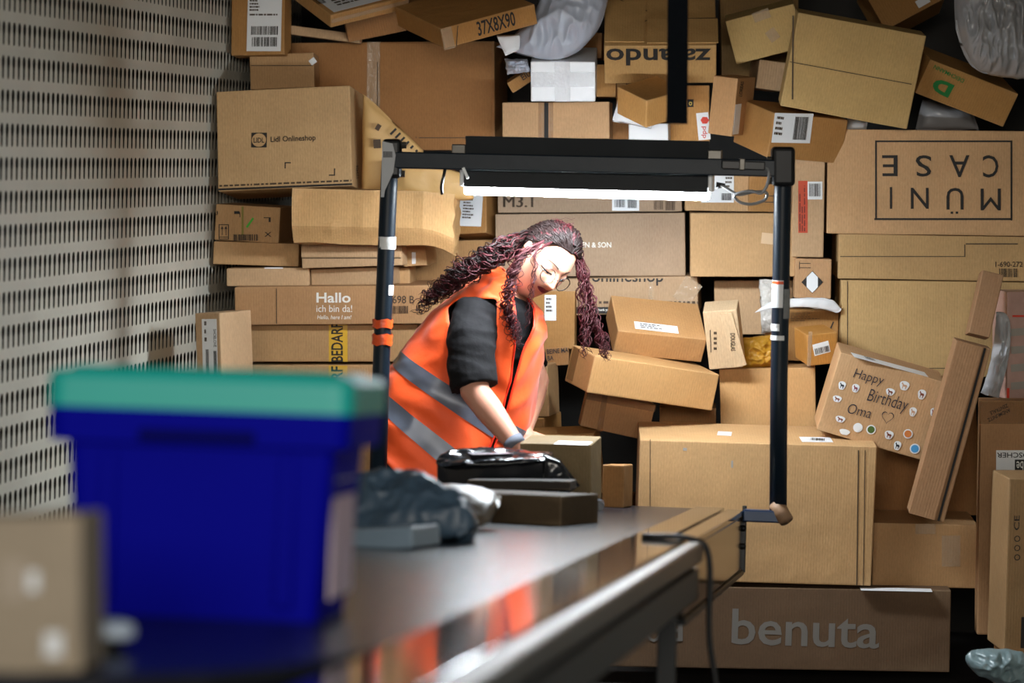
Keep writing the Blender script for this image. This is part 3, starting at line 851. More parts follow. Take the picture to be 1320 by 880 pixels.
rects(b, scribbles(1, 8, 0.9, (0.02, 0.05), 0.02), (772, 388, 900, 391.5), INKSOFT, name='small_print')
bd = patch(b, (690, 395.5, 901, 404), INK, name='print_band')
text(b, 'thank you for shopping  *  More joy with fresh  *  Exklusiv im onlineshop', (770, 397.2, 896, 401.6), WINK, parent=bd, lift=LIFT+0.002)
patch(b, ((855, 386), (890, 362), (900, 362), (900, 392)), CLEARTAPE); patch(b, (836, 360, 842, 388), CLEARTAPE)
b = box('ochre carton with half-hidden white label behind the vest front', ((660, 372), (742, 378), (740, 447), (662, 452)), 8.86, 8, -4, 0.26, OCHRE)
label_on(b, (702, 380, 717, 413), prints=(((704, 384, 714, 404), 4),))
b = box('dark carton with two lines of black capitals, half behind the vest', ((664, 452), (732, 446), (734, 470), (664, 474)), 8.84, 6, -3, 0.24, BROWN)
text(b, 'DIL BEINE MA\nDIE BA', ((694, 451), (733, 448), (733, 462), (694, 466)), INK, bold=0.014)
b = box('small plain carton in the stack right beside the vest', ((640, 472), (706, 470), (708, 536), (642, 538)), 8.74, 14, 0, 0.24, KRAFT)
b = box('small carton wrapped in shiny brown tape below the plain one by the vest', ((640, 539), (702, 538), (702, 600), (640, 602)), 8.74, 14, 0, 0.24, OCHRE)
patch(b, (668, 540, 701, 560), TAPE)
b = box('carton on the floor behind the person, under the tape-wrapped one', ((600, 604), (715, 602), (715, 862), (600, 864)), 8.76, 4, 0, 0.3, BROWN)
b = box('open-flap carton leaning behind the tall box on the belt', ((672, 564), (766, 556), (772, 640), (676, 645)), 8.62, 12, 10, 0.2, OCHRE)
b = box('dim carton on the floor under the open-flap carton', ((718, 648), (812, 648), (812, 745), (718, 745)), 8.72, 6, 0, 0.3, BROWN)
# fallen cartons right of the person
b = box('carton with white label on its slanting top, resting on the long tilted carton', ((797, 424), (909, 439), (905, 471), (791, 452)), 8.60, -6, 30, 0.20, lin(178, 132, 82))
label_on(b, ((812, 414), (868, 420), (880, 431), (824, 424)), face='top', prints=((((820, 417), (860, 421), (868, 428), (830, 424)), 3),))
b = box('long tilted carton whose left end points at the hanging curls', ((767, 458), (927, 483), (918, 532), (757, 503)), 8.46, -24, 8, 0.20, lin(182, 138, 86))
patch(b, ((740, 446), (748, 450), (738, 492), (731, 487)), TAPE, 'left')
b = box('taped carton hanging askew beneath the long tilted carton', ((758, 504), (847, 520), (833, 567), (747, 549)), 8.60, -4, 2, 0.22, lin(160, 118, 76))
patch(b, ((777, 508), (784, 509), (776, 556), (769, 555)), TAPE); patch(b, ((757, 505), (846, 521), (844, 531), (755, 514)), TAPE)
b = box('dark carton wedged between the askew carton and the square one', ((850, 522), (923, 528), (923, 549), (850, 549)), 8.80, 4, 0, 0.2, BROWN)
b = box('small upright cosmetic carton with tiny symbols and folded lid', ((907, 403), (951, 398), (957, 473), (913, 477)), 8.58, 8, 18, 0.09, PALE)
flap(b, ((935, 404), (950, 400), (956, 471), (939, 474)), th=0.005)
text(b, 'DOUGLAS', (942, 428, 948, 451), INK, rot=270, lift=0.0085)
for y in (429, 436, 442, 449): patch(b, (920, y-1.6, 924, y+1.6), INKSOFT, name='care_symbol')
patch(b, (915.5, 425, 916.6, 454), INKSOFT, name='small_print')
b = box('square plain carton standing on the big carton behind the right post', ((927, 476), (1051, 473), (1052, 553), (929, 555)), 8.66, 6, 0, 0.26, lin(186, 142, 90))
b = box('plain carton behind the cosmetic carton, half hidden', ((921, 362), (1022, 361), (1022, 430), (921, 432)), 8.92, 4, 0, 0.24, TAN)
b = box('ochre carton with faint small print between post and tall right stack', ((987, 398), (1081, 400), (1080, 466), (984, 464)), 8.80, 6, 0, 0.16, OCHRE)
rects(b, scribbles(5, 11, 0.3), (1019, 403, 1057, 415), INKSOFT, name='small_print')
patch(b, ((1070, 422), (1074, 414), (1075, 415), (1071, 425)), INK, name='printed_arc')
b = box('small glossy ochre carton with white barcode sticker on top of the square carton', ((1040, 432), (1080, 427), (1080, 467), (1041, 473)), 8.58, -12, 7, 0.13, lin(172, 118, 48))
label_on(b, ((1047, 444), (1068, 439), (1070, 453), (1050, 459)), codes=(((1050, 449), (1068, 445), (1069, 452), (1051, 457)),))
patch(b, (1041, 427, 1046, 472), CLEARTAPE)

# --- lower right
b = box('big carton with creased right edge at the end of the conveyor', ((822, 563), (1130, 579), (1123, 757), (822, 745)), 8.40, 1, 8, 0.30, lin(188, 148, 100))
groove(b, ((1107, 580), (1108.5, 580), (1104, 755), (1102.5, 755))); groove(b, ((1116, 580), (1117, 580), (1112, 755), (1111, 755))); groove(b, ((838, 566), (839, 566), (838, 744), (837, 744)))
label_on(b, ((1030, 563), (1070, 564), (1074, 570), (1034, 570)), face='top', codes=(((1044, 565), (1062, 566), (1064, 569), (1046, 568)),)); patch(b, ((924, 556), (942, 557), (944, 562), (926, 561)), PAPER, 'top', 'paper_scrap')
patch(b, ((942, 594), (944, 593), (946, 603), (943, 602)), GINK, name='scuff_mark'); patch(b, ((880, 576), (887, 578), (884, 580), (881, 581)), GINK, name='scuff_mark')
b = box('very long carton darkened for shade, with large grey lettering on the floor under the conveyor tip', ((718, 753), (1227, 760), (1223, 866), (718, 858)), 8.44, 1, 2, 0.34, lin(94, 71, 50))  # carton colour darkened to stand in for the shade low by the conveyor
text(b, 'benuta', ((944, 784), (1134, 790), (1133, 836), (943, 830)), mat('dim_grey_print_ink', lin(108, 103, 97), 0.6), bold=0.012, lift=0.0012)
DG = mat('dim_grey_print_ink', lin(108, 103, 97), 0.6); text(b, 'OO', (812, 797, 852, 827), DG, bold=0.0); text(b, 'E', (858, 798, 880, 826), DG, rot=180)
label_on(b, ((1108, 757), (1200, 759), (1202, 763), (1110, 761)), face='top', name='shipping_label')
b = box('low carton with two tape scraps right of the big creased carton', ((1126, 674), (1262, 676), (1259, 758), (1124, 755)), 8.50, 2, 2, 0.26, lin(170, 130, 86))
patch(b, (1180, 675, 1206, 688), CLEARTAPE); patch(b, (1214, 690, 1238, 730), CLEARTAPE)
b = box('tilted carton with handwritten birthday wish and horse stickers', ((1084, 453), (1216, 493), (1188, 594), (1053, 553)), 8.42, 3, 7, 0.20, lin(182, 142, 100))
text(b, 'Happy', ((1101, 474), (1140, 484), (1138, 500), (1100, 490)), PEN, bold=-0.008, shear=0.15)
text(b, 'Birthday', ((1120, 500), (1172, 514), (1168, 535), (1117, 521)), PEN, bold=-0.008, shear=0.15)
text(b, 'Oma', ((1094, 519), (1124, 526), (1122, 539), (1092, 532)), PEN, bold=-0.008, shear=0.15)
hq = ((1137, 529), (1153, 532), (1151, 548), (1134, 545))
hv = []
for k in range(40):
    t = 2*math.pi*k/40; hv.append((16*math.sin(t)**3/34, (13*math.cos(t)-5*math.cos(2*t)-2*math.cos(3*t)-math.cos(4*t)+2.5)/30))
hv2 = [(x*0.88, y*0.88) for x, y in hv]
place(b.f['front'], hq, hv+hv2, [(k, (k+1) % 40, 40+(k+1) % 40, 40+k) for k in range(40)], PEN, 'drawn_heart', b.o, LIFT+0.0006)
horse_b = mat('brown_sticker_print', lin(120, 60, 34), 0.4); horse_k = mat('dark_sticker_print', lin(40, 42, 50), 0.4); sky_b = mat('blue_sticker_print', lin(70, 150, 205), 0.4)
grn_s = mat('green_sticker_print', lin(70, 95, 40), 0.4); org_s = mat('orange_sticker_print', lin(200, 120, 60), 0.4); pale_s = mat('pale_sticker_print', lin(190, 150, 120), 0.4); maro = mat('maroon_sticker_print', lin(130, 60, 70), 0.4)
HORSE = [(-.42, .30), (-.30, .42), (-.22, .26), (-.05, .14), (.22, .16), (.36, .08), (.44, -.18), (.34, -.06), (.28, -.42), (.18, -.42), (.16, -.12), (-.12, -.12), (-.16, -.42), (-.26, -.42), (-.24, -.05), (-.30, .14), (-.40, .16)]
BLOB = [(0.5*math.cos(a)*(1+0.12*math.sin(3*a)), 0.5*math.sin(a)*(1+0.10*math.cos(2*a))) for a in [2*math.pi*k/18 for k in range(18)]]
CIRC = [(0.5*math.cos(2*math.pi*k/18), 0.5*math.sin(2*math.pi*k/18)) for k in range(18)]
for (x, y, m_, kind, w, h) in ((1086.5, 495.5, horse_k, 1, 9, 12), (1104, 499, maro, 1, 9, 12), (1080, 512.5, horse_b, 1, 11, 9), (1148.5, 503.5, horse_b, 1, 11, 10), (1167, 495.5, pale_s, 1, 12, 13),
        (1189.5, 507, horse_b, 1, 10, 14), (1178, 529.5, pale_s, 1, 9, 13), (1204.5, 530, maro, 1, 8, 12), (1084, 538.5, horse_b, 1, 12, 9), (1089.5, 555, PAPER, 1, 13, 8), (1107, 549.5, PAPER, 2, 12, 12),
        (1124, 552, grn_s, 2, 12, 12), (1147, 559, horse_b, 1, 11, 12), (1171.5, 557.5, org_s, 2, 12, 12), (1158, 573, horse_k, 1, 9, 13), (1180.5, 576.5, sky_b, 2, 13, 13)):
    F_ = b.f['front']; q = ((x-w/2, y-h/2), (x+w/2, y-h/2+w*0.22), (x+w/2-h*.2, y+h/2+w*0.22), (x-w/2-h*.2, y+h/2))
    s_ = place(F_, q, BLOB if kind == 1 else CIRC, [tuple(range(18))], PAPER, 'sticker', b.o, LIFT+0.0006)
    q2 = quad_sub(q, 0.12, 0.12, 0.88, 0.88)
    if kind == 1: place(F_, q2, HORSE, [tuple(range(len(HORSE)))], m_, 'sticker_motif', s_, LIFT+0.0012)
    else: place(F_, q2, CIRC, [tuple(range(18))], m_, 'sticker_motif', s_, LIFT+0.0012)
label_on(b, ((1098, 455), (1192, 480), (1196, 486), (1100, 460)), face='top', codes=(((1114, 460), (1126, 463), (1128, 466), (1116, 463)),))
b = box('long narrow carton leaning steeply against the birthday carton', ((1233, 438), (1279, 450), (1216, 673), (1172, 661)), 8.30, 3, 2, 0.09, lin(156, 116, 80))
flap(b, ((1233, 438), (1266, 447), (1205, 670), (1173, 661)), th=0.005); patch(b, ((1268.5, 448), (1271.5, 448.8), (1211, 671.5), (1208, 670.7)), INK, name='seam_gap')
b = box('short narrow carton standing on the tip of the leaning carton', ((1267, 348), (1293, 354), (1277, 436), (1248, 428)), 8.38, 3, -8, 0.10, lin(150, 112, 78))
b = box('large carton with big framed upside-down lettering at the right wall', ((1067, 165), (1345, 170.5), (1344, 304.5), (1066, 301)), 8.74, 3, 0, 0.36, lin(186, 146, 102))
for q in ((1128, 181, 1305, 183.2), (1127, 281, 1304, 283.6), (1128, 181, 1130.4, 283), (1302.5, 181, 1305, 284)): patch(b, q, INK, name='printed_frame')
for i, ch in enumerate('ESAC'): text(b, ch, (1137+i*43.3, 200, 1157+i*43.3+(6 if ch == 'A' else 0), 227+i*0.6), INK, rot=180, bold=0.004)
text(b, 'I', (1147, 241, 1150, 269), INK, rot=180); text(b, 'N', (1174, 242, 1197, 269), INK, rot=180, bold=0.004); text(b, 'U', (1220, 242, 1242, 270), INK, rot=180, bold=0.004); text(b, 'M', (1264, 243, 1290, 271), INK, rot=180, bold=0.0)
for x in (1227, 1233.5): patch(b, (x-1.6, 272.5, x+1.6, 275.5), INK, name='umlaut_dot')
b = box('low wide carton with cut flap line and barcode beneath the framed-lettering carton', ((1081, 302), (1346, 305), (1345, 363), (1080, 359)), 8.72, 3, 0, 0.34, lin(182, 146, 96))
groove(b, (1083, 330, 1243, 331)); groove(b, (1243, 315, 1244.2, 331)); groove(b, (1245, 313.5, 1312, 315))
text(b, '1-690-272', (1283, 337, 1318, 344), INKSOFT); barcode(b, (1288, 346, 1312, 357))
b = box('large plain carton with double left edge under the cut-flap carton', ((1084, 361), (1330, 364), (1330, 490), (1084, 480)), 8.70, 3, 0, 0.34, lin(184, 150, 98))
groove(b, (1092, 362, 1093, 478)); groove(b, (1090, 474, 1220, 475))
b = box('plain carton on the pile hidden behind the birthday carton', ((1070, 482), (1262, 490), (1262, 668), (1132, 668)), 8.76, 3, 0, 0.2, BROWN)
b = box('tall carton with address label upside down at the right wall', ((1263, 515), (1360, 518), (1358, 820), (1261, 818)), 8.42, 2, 3, 0.3, lin(164, 122, 82))
label_on(b, (1284, 580, 1345, 626), prints=(((1290, 606, 1318, 622), 3),)); text(b, 'L\u00d6SCHER', (1285, 583, 1332, 591), INK, rot=180); bk = patch(b, (1308, 592, 1345, 612), INK, name='black_print_box', lift=LIFT+0.0016); text(b, 'elbe', (1310, 594, 1326, 607), WINK, rot=180, parent=bk, lift=LIFT+0.0026)
text(b, 'ANDMUNITZ\nZENTRALE', ((1270, 533), (1298, 520), (1303, 530), (1274, 544)), INK, rot=180, bold=0.012); patch(b, (1262, 517, 1358, 546), TAPE)
b = box('carton with a column of recycling symbols in front of the tall right carton', ((1299, 616), (1372, 618), (1370, 842), (1296, 840)), 8.18, -6, 2, 0.18, lin(152, 118, 78))
text(b, 'CE', (1307, 664, 1314, 683), INK, rot=90, bold=0.01)
for y in (694, 706, 718): text(b, 'O', (1307, y-4, 1315, y+4), INK, bold=0.005); 
patch(b, (1316, 795, 1324, 835), INK, name='printed_frame')
b = box('carton at the floor corner beneath the symbol carton', ((1296, 842), (1372, 844), (1372, 900), (1296, 898)), 8.16, 0, 0, 0.2, BROWN)
pink = mat('striped_pink_wrapping', lin(176, 140, 128), 0.35, var=0.25, vscale=14, bump=0.3, bscale=20)
b = box('narrow parcel in grey and pink striped wrapping with a red edge, at the right wall', ((1296, 375), (1350, 376), (1350, 514), (1300, 514)), 8.52, -12, 0, 0.12, TAN, name='wrapped_parcel', cat='parcel', material=pink)
patch(b, (1305, 406, 1345, 408.5), REDINK, name='red_edge'); patch(b, ((1297, 500), (1301, 500), (1301, 514), (1298, 514)), REDINK, 'front', 'red_edge')
GREYB = mat('grey_band_print', lin(150, 142, 132), 0.4, var=0.1)
for i, y in enumerate((424, 447, 470, 493)): patch(b, ((1303, y), (1345, y-4), (1345, y+6), (1303, y+9)), GREYB, name='grey_band')

# --- upper right
b = box('carton with green letter mark, upside down beneath the grey film bag', ((1200, 70), (1309, 126), (1293, 168), (1183, 117)), 8.70, -5, 16, 0.22, lin(160, 118, 66))
b.o.color = lin(166, 122, 68)
text(b, 'D', ((1206, 98), (1230, 110), (1222, 126), (1200, 116)), GREEN, rot=180, bold=0.05); text(b, 'DEICHMANN', ((1205, 83), (1243, 102), (1241, 107), (1203, 88)), GREEN, rot=180, bold=0.012)
b = box('large tilted carton with one cross seam above the framed-lettering carton', ((1031, 14), (1192, 48), (1171, 165), (1004, 138)), 8.62, 3, 8, 0.22, lin(184, 150, 92))
groove(b, ((1018, 79), (1175, 108), (1175, 109), (1018, 80))); groove(b, ((1008, 128), (1010, 128), (1036, 20), (1034, 20)))
b = box('dark carton corner with white label pushed up against the roof', ((1146, 38), (1214, -2), (1190, -60), (1104, -18)), 8.98, 4, -10, 0.22, lin(165, 118, 60))
patch(b, ((1178, 3), (1194, -6), (1200, 2), (1186, 10)), PAPER, name='sticker')
b = box('flat tilted carton with a clear tape scrap left of the large tilted one', ((929, 33), (1034, -2), (1025, 60), (957, 85)), 8.80, 4, 10, 0.16, lin(186, 152, 92))
patch(b, ((968, 18), (990, 10), (994, 22), (974, 29)), CLEARTAPE); patch(b, ((985, 40), (1000, 36), (1003, 46), (996, 58)), CLEARTAPE)
b = box('small plain carton squeezed under the tape-scrap carton', ((980, 77), (1012, 80), (1010, 119), (974, 112)), 8.86, -4, 0, 0.18, TAN)
b = box('small upright carton with labelled side by the lamp frame corner', ((920, 97), (951, 101), (944, 176), (912, 172)), 8.72, 24, 3, 0.17, lin(172, 128, 82))
label_on(b, ((948, 134), (956, 134), (951, 172), (944, 174)), face='right'); text(b, 'LOREAS', ((955, 104), (959, 106), (955, 124), (951, 124)), INK, 'right', 90)
b = box('ochre carton with white address label beside the right frame corner', ((1000, 142), (1092, 158), (1085, 208), (987, 206)), 8.70, -24, 12, 0.25, OCHRE)
label_on(b, ((1002, 145), (1051, 147), (1041, 184), (991, 184)), codes=(((1026, 150), (1044, 151), (1038, 180), (1020, 180)),), prints=((((1003, 150), (1016, 151), (1008, 178), (995, 176)), 4),))
b = box('online-fashion carton with big upside-down black lettering behind the strap', ((777, 58), (925, 60), (922, 106), (781, 109)), 8.72, 2, 40, 0.26, lin(172, 132, 78))
text(b, 'zalando', ((781, 62), (917, 62), (916, 84), (782, 84)), INK, rot=180, bold=0.02)
ft = b.f['top']
for q in (((783, 2), (833, 4), (830, 54), (779, 55)), ((836, 26), (925, 25), (926, 56), (833, 56))): flap(b, q, 'top', th=0.003)
groove(b, ((788, 50), (834, 26), (834, 27), (788, 51)), 'top'); groove(b, ((836, 25), (925, 23), (925, 24), (836, 26)), 'top'); groove(b, ((800, 0), (834, 14), (834, 15), (800, 1)), 'top'); groove(b, ((895, 30), (922, 46), (922, 47), (895, 31)), 'top')
b = box('dark olive carton at the roof right of the strap', ((928, -30), (1030, -34), (1030, 100), (930, 104)), 9.05, 3, 0, 0.25, lin(130, 100, 56))
WHITEC = mat('white_coated_carton', lin(206, 206, 208), 0.35, var=0.05, vscale=12, bump=0.15, bscale=20)
b = box('white carton with glossy tape patches under the grey plastic mailer', ((684, 79), (767, 80), (768, 131), (684, 131)), 8.72, 3, 14, 0.22, TAN, material=WHITEC)
GLOSS = mat('glossy_clear_film', lin(225, 225, 228), 0.08, bump=0.5, bscale=60, alpha=0.4)
patch(b, (686, 93, 766, 112), GLOSS); patch(b, (715, 80, 735, 131), GLOSS)
b = box('small carton with black lettered corner peeking under the small grey bag', ((652, 108), (682, 89), (684, 102), (664, 122)), 8.86, 0, 6, 0.14, OCHRE)
text(b, 'EIL', ((671, 97), (682, 90), (683, 98), (674, 104)), INK)
b = box('low carton with black tape over its middle seam, below the white carton', ((648, 131), (784, 132), (787, 180), (647, 178)), 8.82, 6, 0, 0.28, lin(178, 140, 100))
patch(b, (694, 132, 713, 179), TAPE); patch(b, (701.5, 132, 707, 180), BTAPE, name='black_tape_strip', lift=LIFT+0.0012)
b = box('small ochre carton between the white carton and the online-fashion carton', ((768, 84), (795, 82), (793, 126), (769, 124)), 8.86, 4, 0, 0.16, OCHRE)
b = box('carton with arrow mark behind the grey mailer tail', ((752, 46), (778, 38), (774, 78), (750, 72)), 8.95, 6, 0, 0.2, BROWN)
b = box('shaded carton below the white padded envelope', ((784, 150), (812, 152), (812, 180), (786, 180)), 8.98, 4, 0, 0.2, BROWN)
b = box('ochre carton with black band of white vertical letters behind the corner-on carton', ((795, 107), (842, 108), (840, 150), (794, 148)), 8.88, 4, 0, 0.18, OCHRE)
bd = patch(b, (807, 108, 842, 148), INK, name='print_band'); text(b, 'NOTINO', (809, 113, 815, 144), WINK, rot=270, parent=bd, bold=0.01, lift=LIFT+0.002)
b = box('ochre carton standing corner-on behind the strap end', ((833, 131), (884, 114), (882, 152), (833, 163)), 8.62, -40, 18, 0.14, lin(176, 128, 68))
b = box('ochre carton with tiny black square mark left of the strap corner', ((852, 112), (918, 108), (911, 184), (855, 184)), 8.84, 4, 0, 0.2, lin(180, 130, 70))
mk = patch(b, (886, 128, 894, 138), INK, name='printed_mark'); text(b, 'o', (888, 131, 892, 136), mat('yellow_print', lin(200, 170, 60), 0.5), parent=mk, lift=LIFT+0.002)
lb_ = label_on(b, ((900, 146), (916, 144), (913, 180), (898, 181)), name='red_marked_label')
place(b.f['front'], (903, 150, 914, 160), [(0.5*math.cos(math.pi*k/3), 0.5*math.sin(math.pi*k/3)) for k in range(6)], [tuple(range(6))], REDINK, 'red_emblem', lb_, LIFT+0.0014)
text(b, 'dpd', (904, 163, 912, 178), REDINK, rot=90, parent=lb_, lift=LIFT+0.0014)
b = box('small white carton under the lamp hood edge', ((810, 160), (861, 159), (862, 182), (810, 182)), 8.76, 8, 0, 0.16, TAN, material=WHITEC)
b = box('carton with two-arrow mark and white label behind the cable loop', ((883, 224), (966, 226), (966, 273), (883, 271)), 8.86, 3, 0, 0.26, lin(182, 144, 100))
label_on(b, (904, 226, 946, 261), codes=((930, 249, 943, 258),), prints=(((906, 251, 922, 258), 2), ((935, 228, 944, 244), 3)))
b = box('ochre carton beside the cable loop, left of the right post', ((966, 226), (1002, 227), (1001, 273), (964, 273)), 8.82, 3, 0, 0.24, OCHRE)
patch(b, (985, 252, 999, 253), INK, name='arrow_mark'); patch(b, (985, 260, 997, 261), INK, name='arrow_mark'); patch(b, ((998, 251), (999.5, 251), (997.5, 262), (996, 262)), INK, name='arrow_mark')
b = box('broad plain carton with torn patch, left of the right post', ((890, 275), (1028, 274), (1027, 356), (890, 357)), 8.78, 3, 0, 0.3, lin(184, 146, 100))
patch(b, ((973, 301), (1001, 299), (1001, 318), (990, 312)), mat('torn_paper_layer', lin(205, 175, 140), 0.8), name='torn_patch'); flap(b, (893, 276, 1026, 285), th=0.003)
b = box('tall carton with red warning strip and white barcode sticker right of the post', ((1022, 204), (1063, 205), (1062, 332), (1021, 331)), 8.76, 2, 0, 0.26, TAN)
rs = patch(b, (1029, 233, 1041, 300), BRICKRED, name='warning_strip'); rects(b, scribbles(3, 5, 0.35), (1030.5, 236, 1039.5, 298), INK, parent=rs, name='small_print', rot=90)
label_on(b, (1041, 234, 1060, 257), codes=((1043, 236.5, 1058, 253),), name='sticker')
b = box('small carton with white and black diamond mark under the warning-strip carton', ((1025, 333), (1072, 334), (1071, 385), (1024, 384)), 8.74, 2, 0, 0.2, lin(182, 140, 98))
dq = (1033, 349, 1061, 378)
dm = place(b.f['front'], dq, [(-.5, 0), (0, -.5), (.5, 0), (0, .5)], [(0, 1, 2, 3)], INK, 'diamond_mark', b.o, LIFT+0.0006)
place(b.f['front'], dq, [(-.26, -.22), (0, -.47), (.26, -.22), (.26, .22), (0, .47), (-.26, .22)], [tuple(range(6))], PAPER, 'white_field', dm, LIFT+0.0012)
for y in (339, 344.5): patch(b, (1031, y, 1045, y+0.8), INK, name='arrow_mark')
patch(b, (1030, 337, 1030.8, 347), INK, name='arrow_mark')

# ------------------------------------------------------------------ soft parcels
def soft(name, label, quad, Y, thick, m, cat='bag', wr=0.008, seed=1, n=26, power=0.35, ragged=0.02, freq=9.0, group=None, dirs=None, stretch=(1, 1, 1)):
    """pillow-like parcel: pixel quad TL TR BR BL (or 8 points clockwise with edge mid-points); Y one distance or four"""
    Ys = Y if hasattr(Y, '__len__') else (Y,)*4
    q = [Vector((x, y)) for x, y in quad]
    if len(q) == 4:
        q = [q[0], (q[0]+q[1])/2, q[1], (q[1]+q[2])/2, q[2], (q[2]+q[3])/2, q[3], (q[3]+q[0])/2]
    def edge(a, mid, b, t):   # quadratic through mid at t=.5
        c = mid*2-(a+b)/2
        return a*(1-t)**2 + c*2*t*(1-t) + b*t*t
    def uv(u, v):             # Coons patch, v down
        T, Bm = edge(q[0], q[1], q[2], u), edge(q[6], q[5], q[4], u)
        Lf, Rt = edge(q[0], q[7], q[6], v), edge(q[2], q[3], q[4], v)
        bil = q[0]*(1-u)*(1-v)+q[2]*u*(1-v)+q[4]*u*v+q[6]*(1-u)*v
        p = T*(1-v)+Bm*v+Lf*(1-u)+Rt*u-bil
        d = Ys[0]*(1-u)*(1-v)+Ys[1]*u*(1-v)+Ys[2]*u*v+Ys[3]*(1-u)*v
        return P(p.x, p.y, d)
    grid = [[uv(i/n, j/n) for i in range(n+1)] for j in range(n+1)]
    ctr = uv(.5, .5); a = (uv(1, .5)-uv(0, .5)); bb = (uv(.5, 0)-uv(.5, 1)); nn = a.cross(bb).normalized()
    if nn.dot(CAMP-ctr) < 0: nn = -nn
    lowest = min((p for r in grid for p in r), key=lambda p: p.z)
    base = Vector((ctr.x, ctr.y, lowest.z))
    V, Fc = [], []
    for side in (1, -1):
        for j in range(n+1):
            for i in range(n+1):
                u, v = i/n*2-1, j/n*2-1
                pr = max(0.0, (1-u*u)*(1-v*v))**power
                p = grid[j][i].copy()
                w = Vector((p.x*stretch[0], p.y*stretch[1], p.z*stretch[2]))*freq + Vector((seed*3.1, seed*7.3, side*2.0))
                rid = 1-abs(noise.noise(w))*2.2 + 0.5*(1-abs(noise.noise(w*2.3))*2)
                p += nn*(side*thick*0.5*pr + side*wr*rid*min(1, pr*1.6))
                ed = 1-min(1, pr*3)
                p += noise.noise_vector(w*1.4)*ragged*0.4*ed*0.5
                V.append(p-base)
    m_ = (n+1)*(n+1)
    for j in range(n):
        for i in range(n):
            k = j*(n+1)+i
            Fc.append((k, k+1, k+n+2, k+n+1)); Fc.append((m_+k, m_+k+n+1, m_+k+n+2, m_+k+1))
    bnd = [(0, i) for i in range(n)]+[(j, n) for j in range(n)]+[(n, n-i) for i in range(n)]+[(n-j, 0) for j in range(n)]
    for k in range(len(bnd)):
        a1 = bnd[k][0]*(n+1)+bnd[k][1]; b1 = bnd[(k+1) % len(bnd)]; b1 = b1[0]*(n+1)+b1[1]
        Fc.append((a1, a1+m_, b1+m_, b1))
    bm = bmesh.new()
    vs = [bm.verts.new(v) for v in V]
    for f in Fc: bm.faces.new([vs[i] for i in f])
    bmesh.ops.remove_doubles(bm, verts=bm.verts[:], dist=1e-5)
    o = bm_obj(name, bm, m, None, True)
    o.location = base
    tag(o, label, cat, group)
    return o
GREYPL = mat('grey_mailer_film', lin(168, 173, 186), 0.3, var=0.06, vscale=8, bump=0.7, bscale=9, ridged=True)
SILVER = mat('silver_grey_film', lin(150, 150, 152), 0.25, var=0.1, vscale=8, bump=0.9, bscale=16, ridged=True)
KPAPER = mat('kraft_mailer_paper', lin(198, 158, 100), 0.55, var=0.08, vscale=9, bump=0.25, bscale=14)
WPAPER = mat('white_padded_paper', lin(214, 214, 216), 0.5, var=0.05, bump=0.2, bscale=20)
YPAPER = mat('yellow_mailer_paper', lin(180, 130, 36), 0.45, var=0.15, bump=0.3, bscale=20)
o = soft('plastic_mailer', 'big smooth grey plastic mailer hanging over the white carton', ((706, -40), (745, -46), (785, -40), (776, 28), (738, 70), (700, 76), (640, 60), (684, 22)), 8.72, 0.16, GREYPL, 'mailer', 0.016, 3, 70, 0.5, 0.02, 16.0, stretch=(1.0, 1, 0.55))
o2 = soft('mailer_flap', None, ((640, 46), (670, 44), (669, 64), (652, 72)), 8.62, 0.012, WPAPER, None, 0.001, 4, 8)
o2.parent = o; o2.location = o2.location-o.location
soft('plastic_bag', 'small crumpled grey bag tucked under the plastic mailer', ((650, 76), (672, 74), (684, 86), (672, 97), (652, 94)) [:4] and ((651, 76), (680, 76), (683, 92), (654, 96)), 8.74, 0.06, GREYPL, 'bag', 0.016, 6, 36, 0.6, 0.02, 40)
o = soft('paper_mailer', 'light kraft paper mailer with printed symbols standing behind the left post top', ((468, 122), (490, 140), (546, 194), (540, 222), (534, 246), (500, 247), (466, 247), (467, 190)), 8.82, 0.06, KPAPER, 'mailer', 0.004, 9, 22, 0.4, 0.01, 7)
kb = type('Box', (), {})()
def flat_face(o, pts_px, Y):
    a, b_, c = [P(x, y, Y) for x, y in pts_px]
    u = (b_-a).normalized(); n = u.cross(c-a).normalized()
    if n.dot(CAMP-a) < 0: n = -n
    B = type('Box', (), {})(); B.o = o; B.f = {'front': Face(a, u, n.cross(u), n, Matrix.Translation(o.location).inverted(), o)}
    return B
kb = flat_face(o, ((468, 130), (546, 200), (468, 246)), 8.768)
for q in (((485, 158), (494, 163), (486, 168), (485, 167)), ((482, 180), (492, 179), (490, 191), (481, 191))): patch(kb, q, INKSOFT, name='printed_symbol', lift=0.004)
for k in range(6): patch(kb, ((508+k*6, 163+k*6), (510+k*6, 165+k*6), (506+k*6, 176+k*4), (504+k*6, 174+k*4)), INK, name='printed_letter', lift=0.004)
o = soft('paper_mailer', 'shiny light kraft mailer lying under the lamp end, tail hanging down', ((512, 214), (560, 214), (592, 222), (604, 240), (611, 254), (588, 258), (512, 246), (512, 230)), 8.66, 0.05, KPAPER, 'mailer', 0.006, 12, 24, 0.4, 0.01, 9)
soft('plastic_bag', 'large wrinkled silver-grey film bag at the roof by the right wall', ((1232, -20), (1290, -30), (1380, -20), (1375, 50), (1370, 106), (1300, 100), (1262, 92), (1236, 50)), 8.50, 0.20, SILVER, 'bag', 0.024, 15, 80, 0.5, 0.03, 20, stretch=(1.5, 1, 0.45))
soft('plastic_bag', 'grey film bag showing in the gap under the green-letter carton', ((1190, 128), (1250, 136), (1262, 168), (1180, 168)), 8.97, 0.08, SILVER, 'bag', 0.008, 17, 18, 0.4)
soft('padded_envelope', 'white padded envelope beneath the corner-on carton', ((796, 128), (836, 152), (840, 166), (790, 156)), 8.74, 0.03, WPAPER, 'envelope', 0.003, 20, 14)
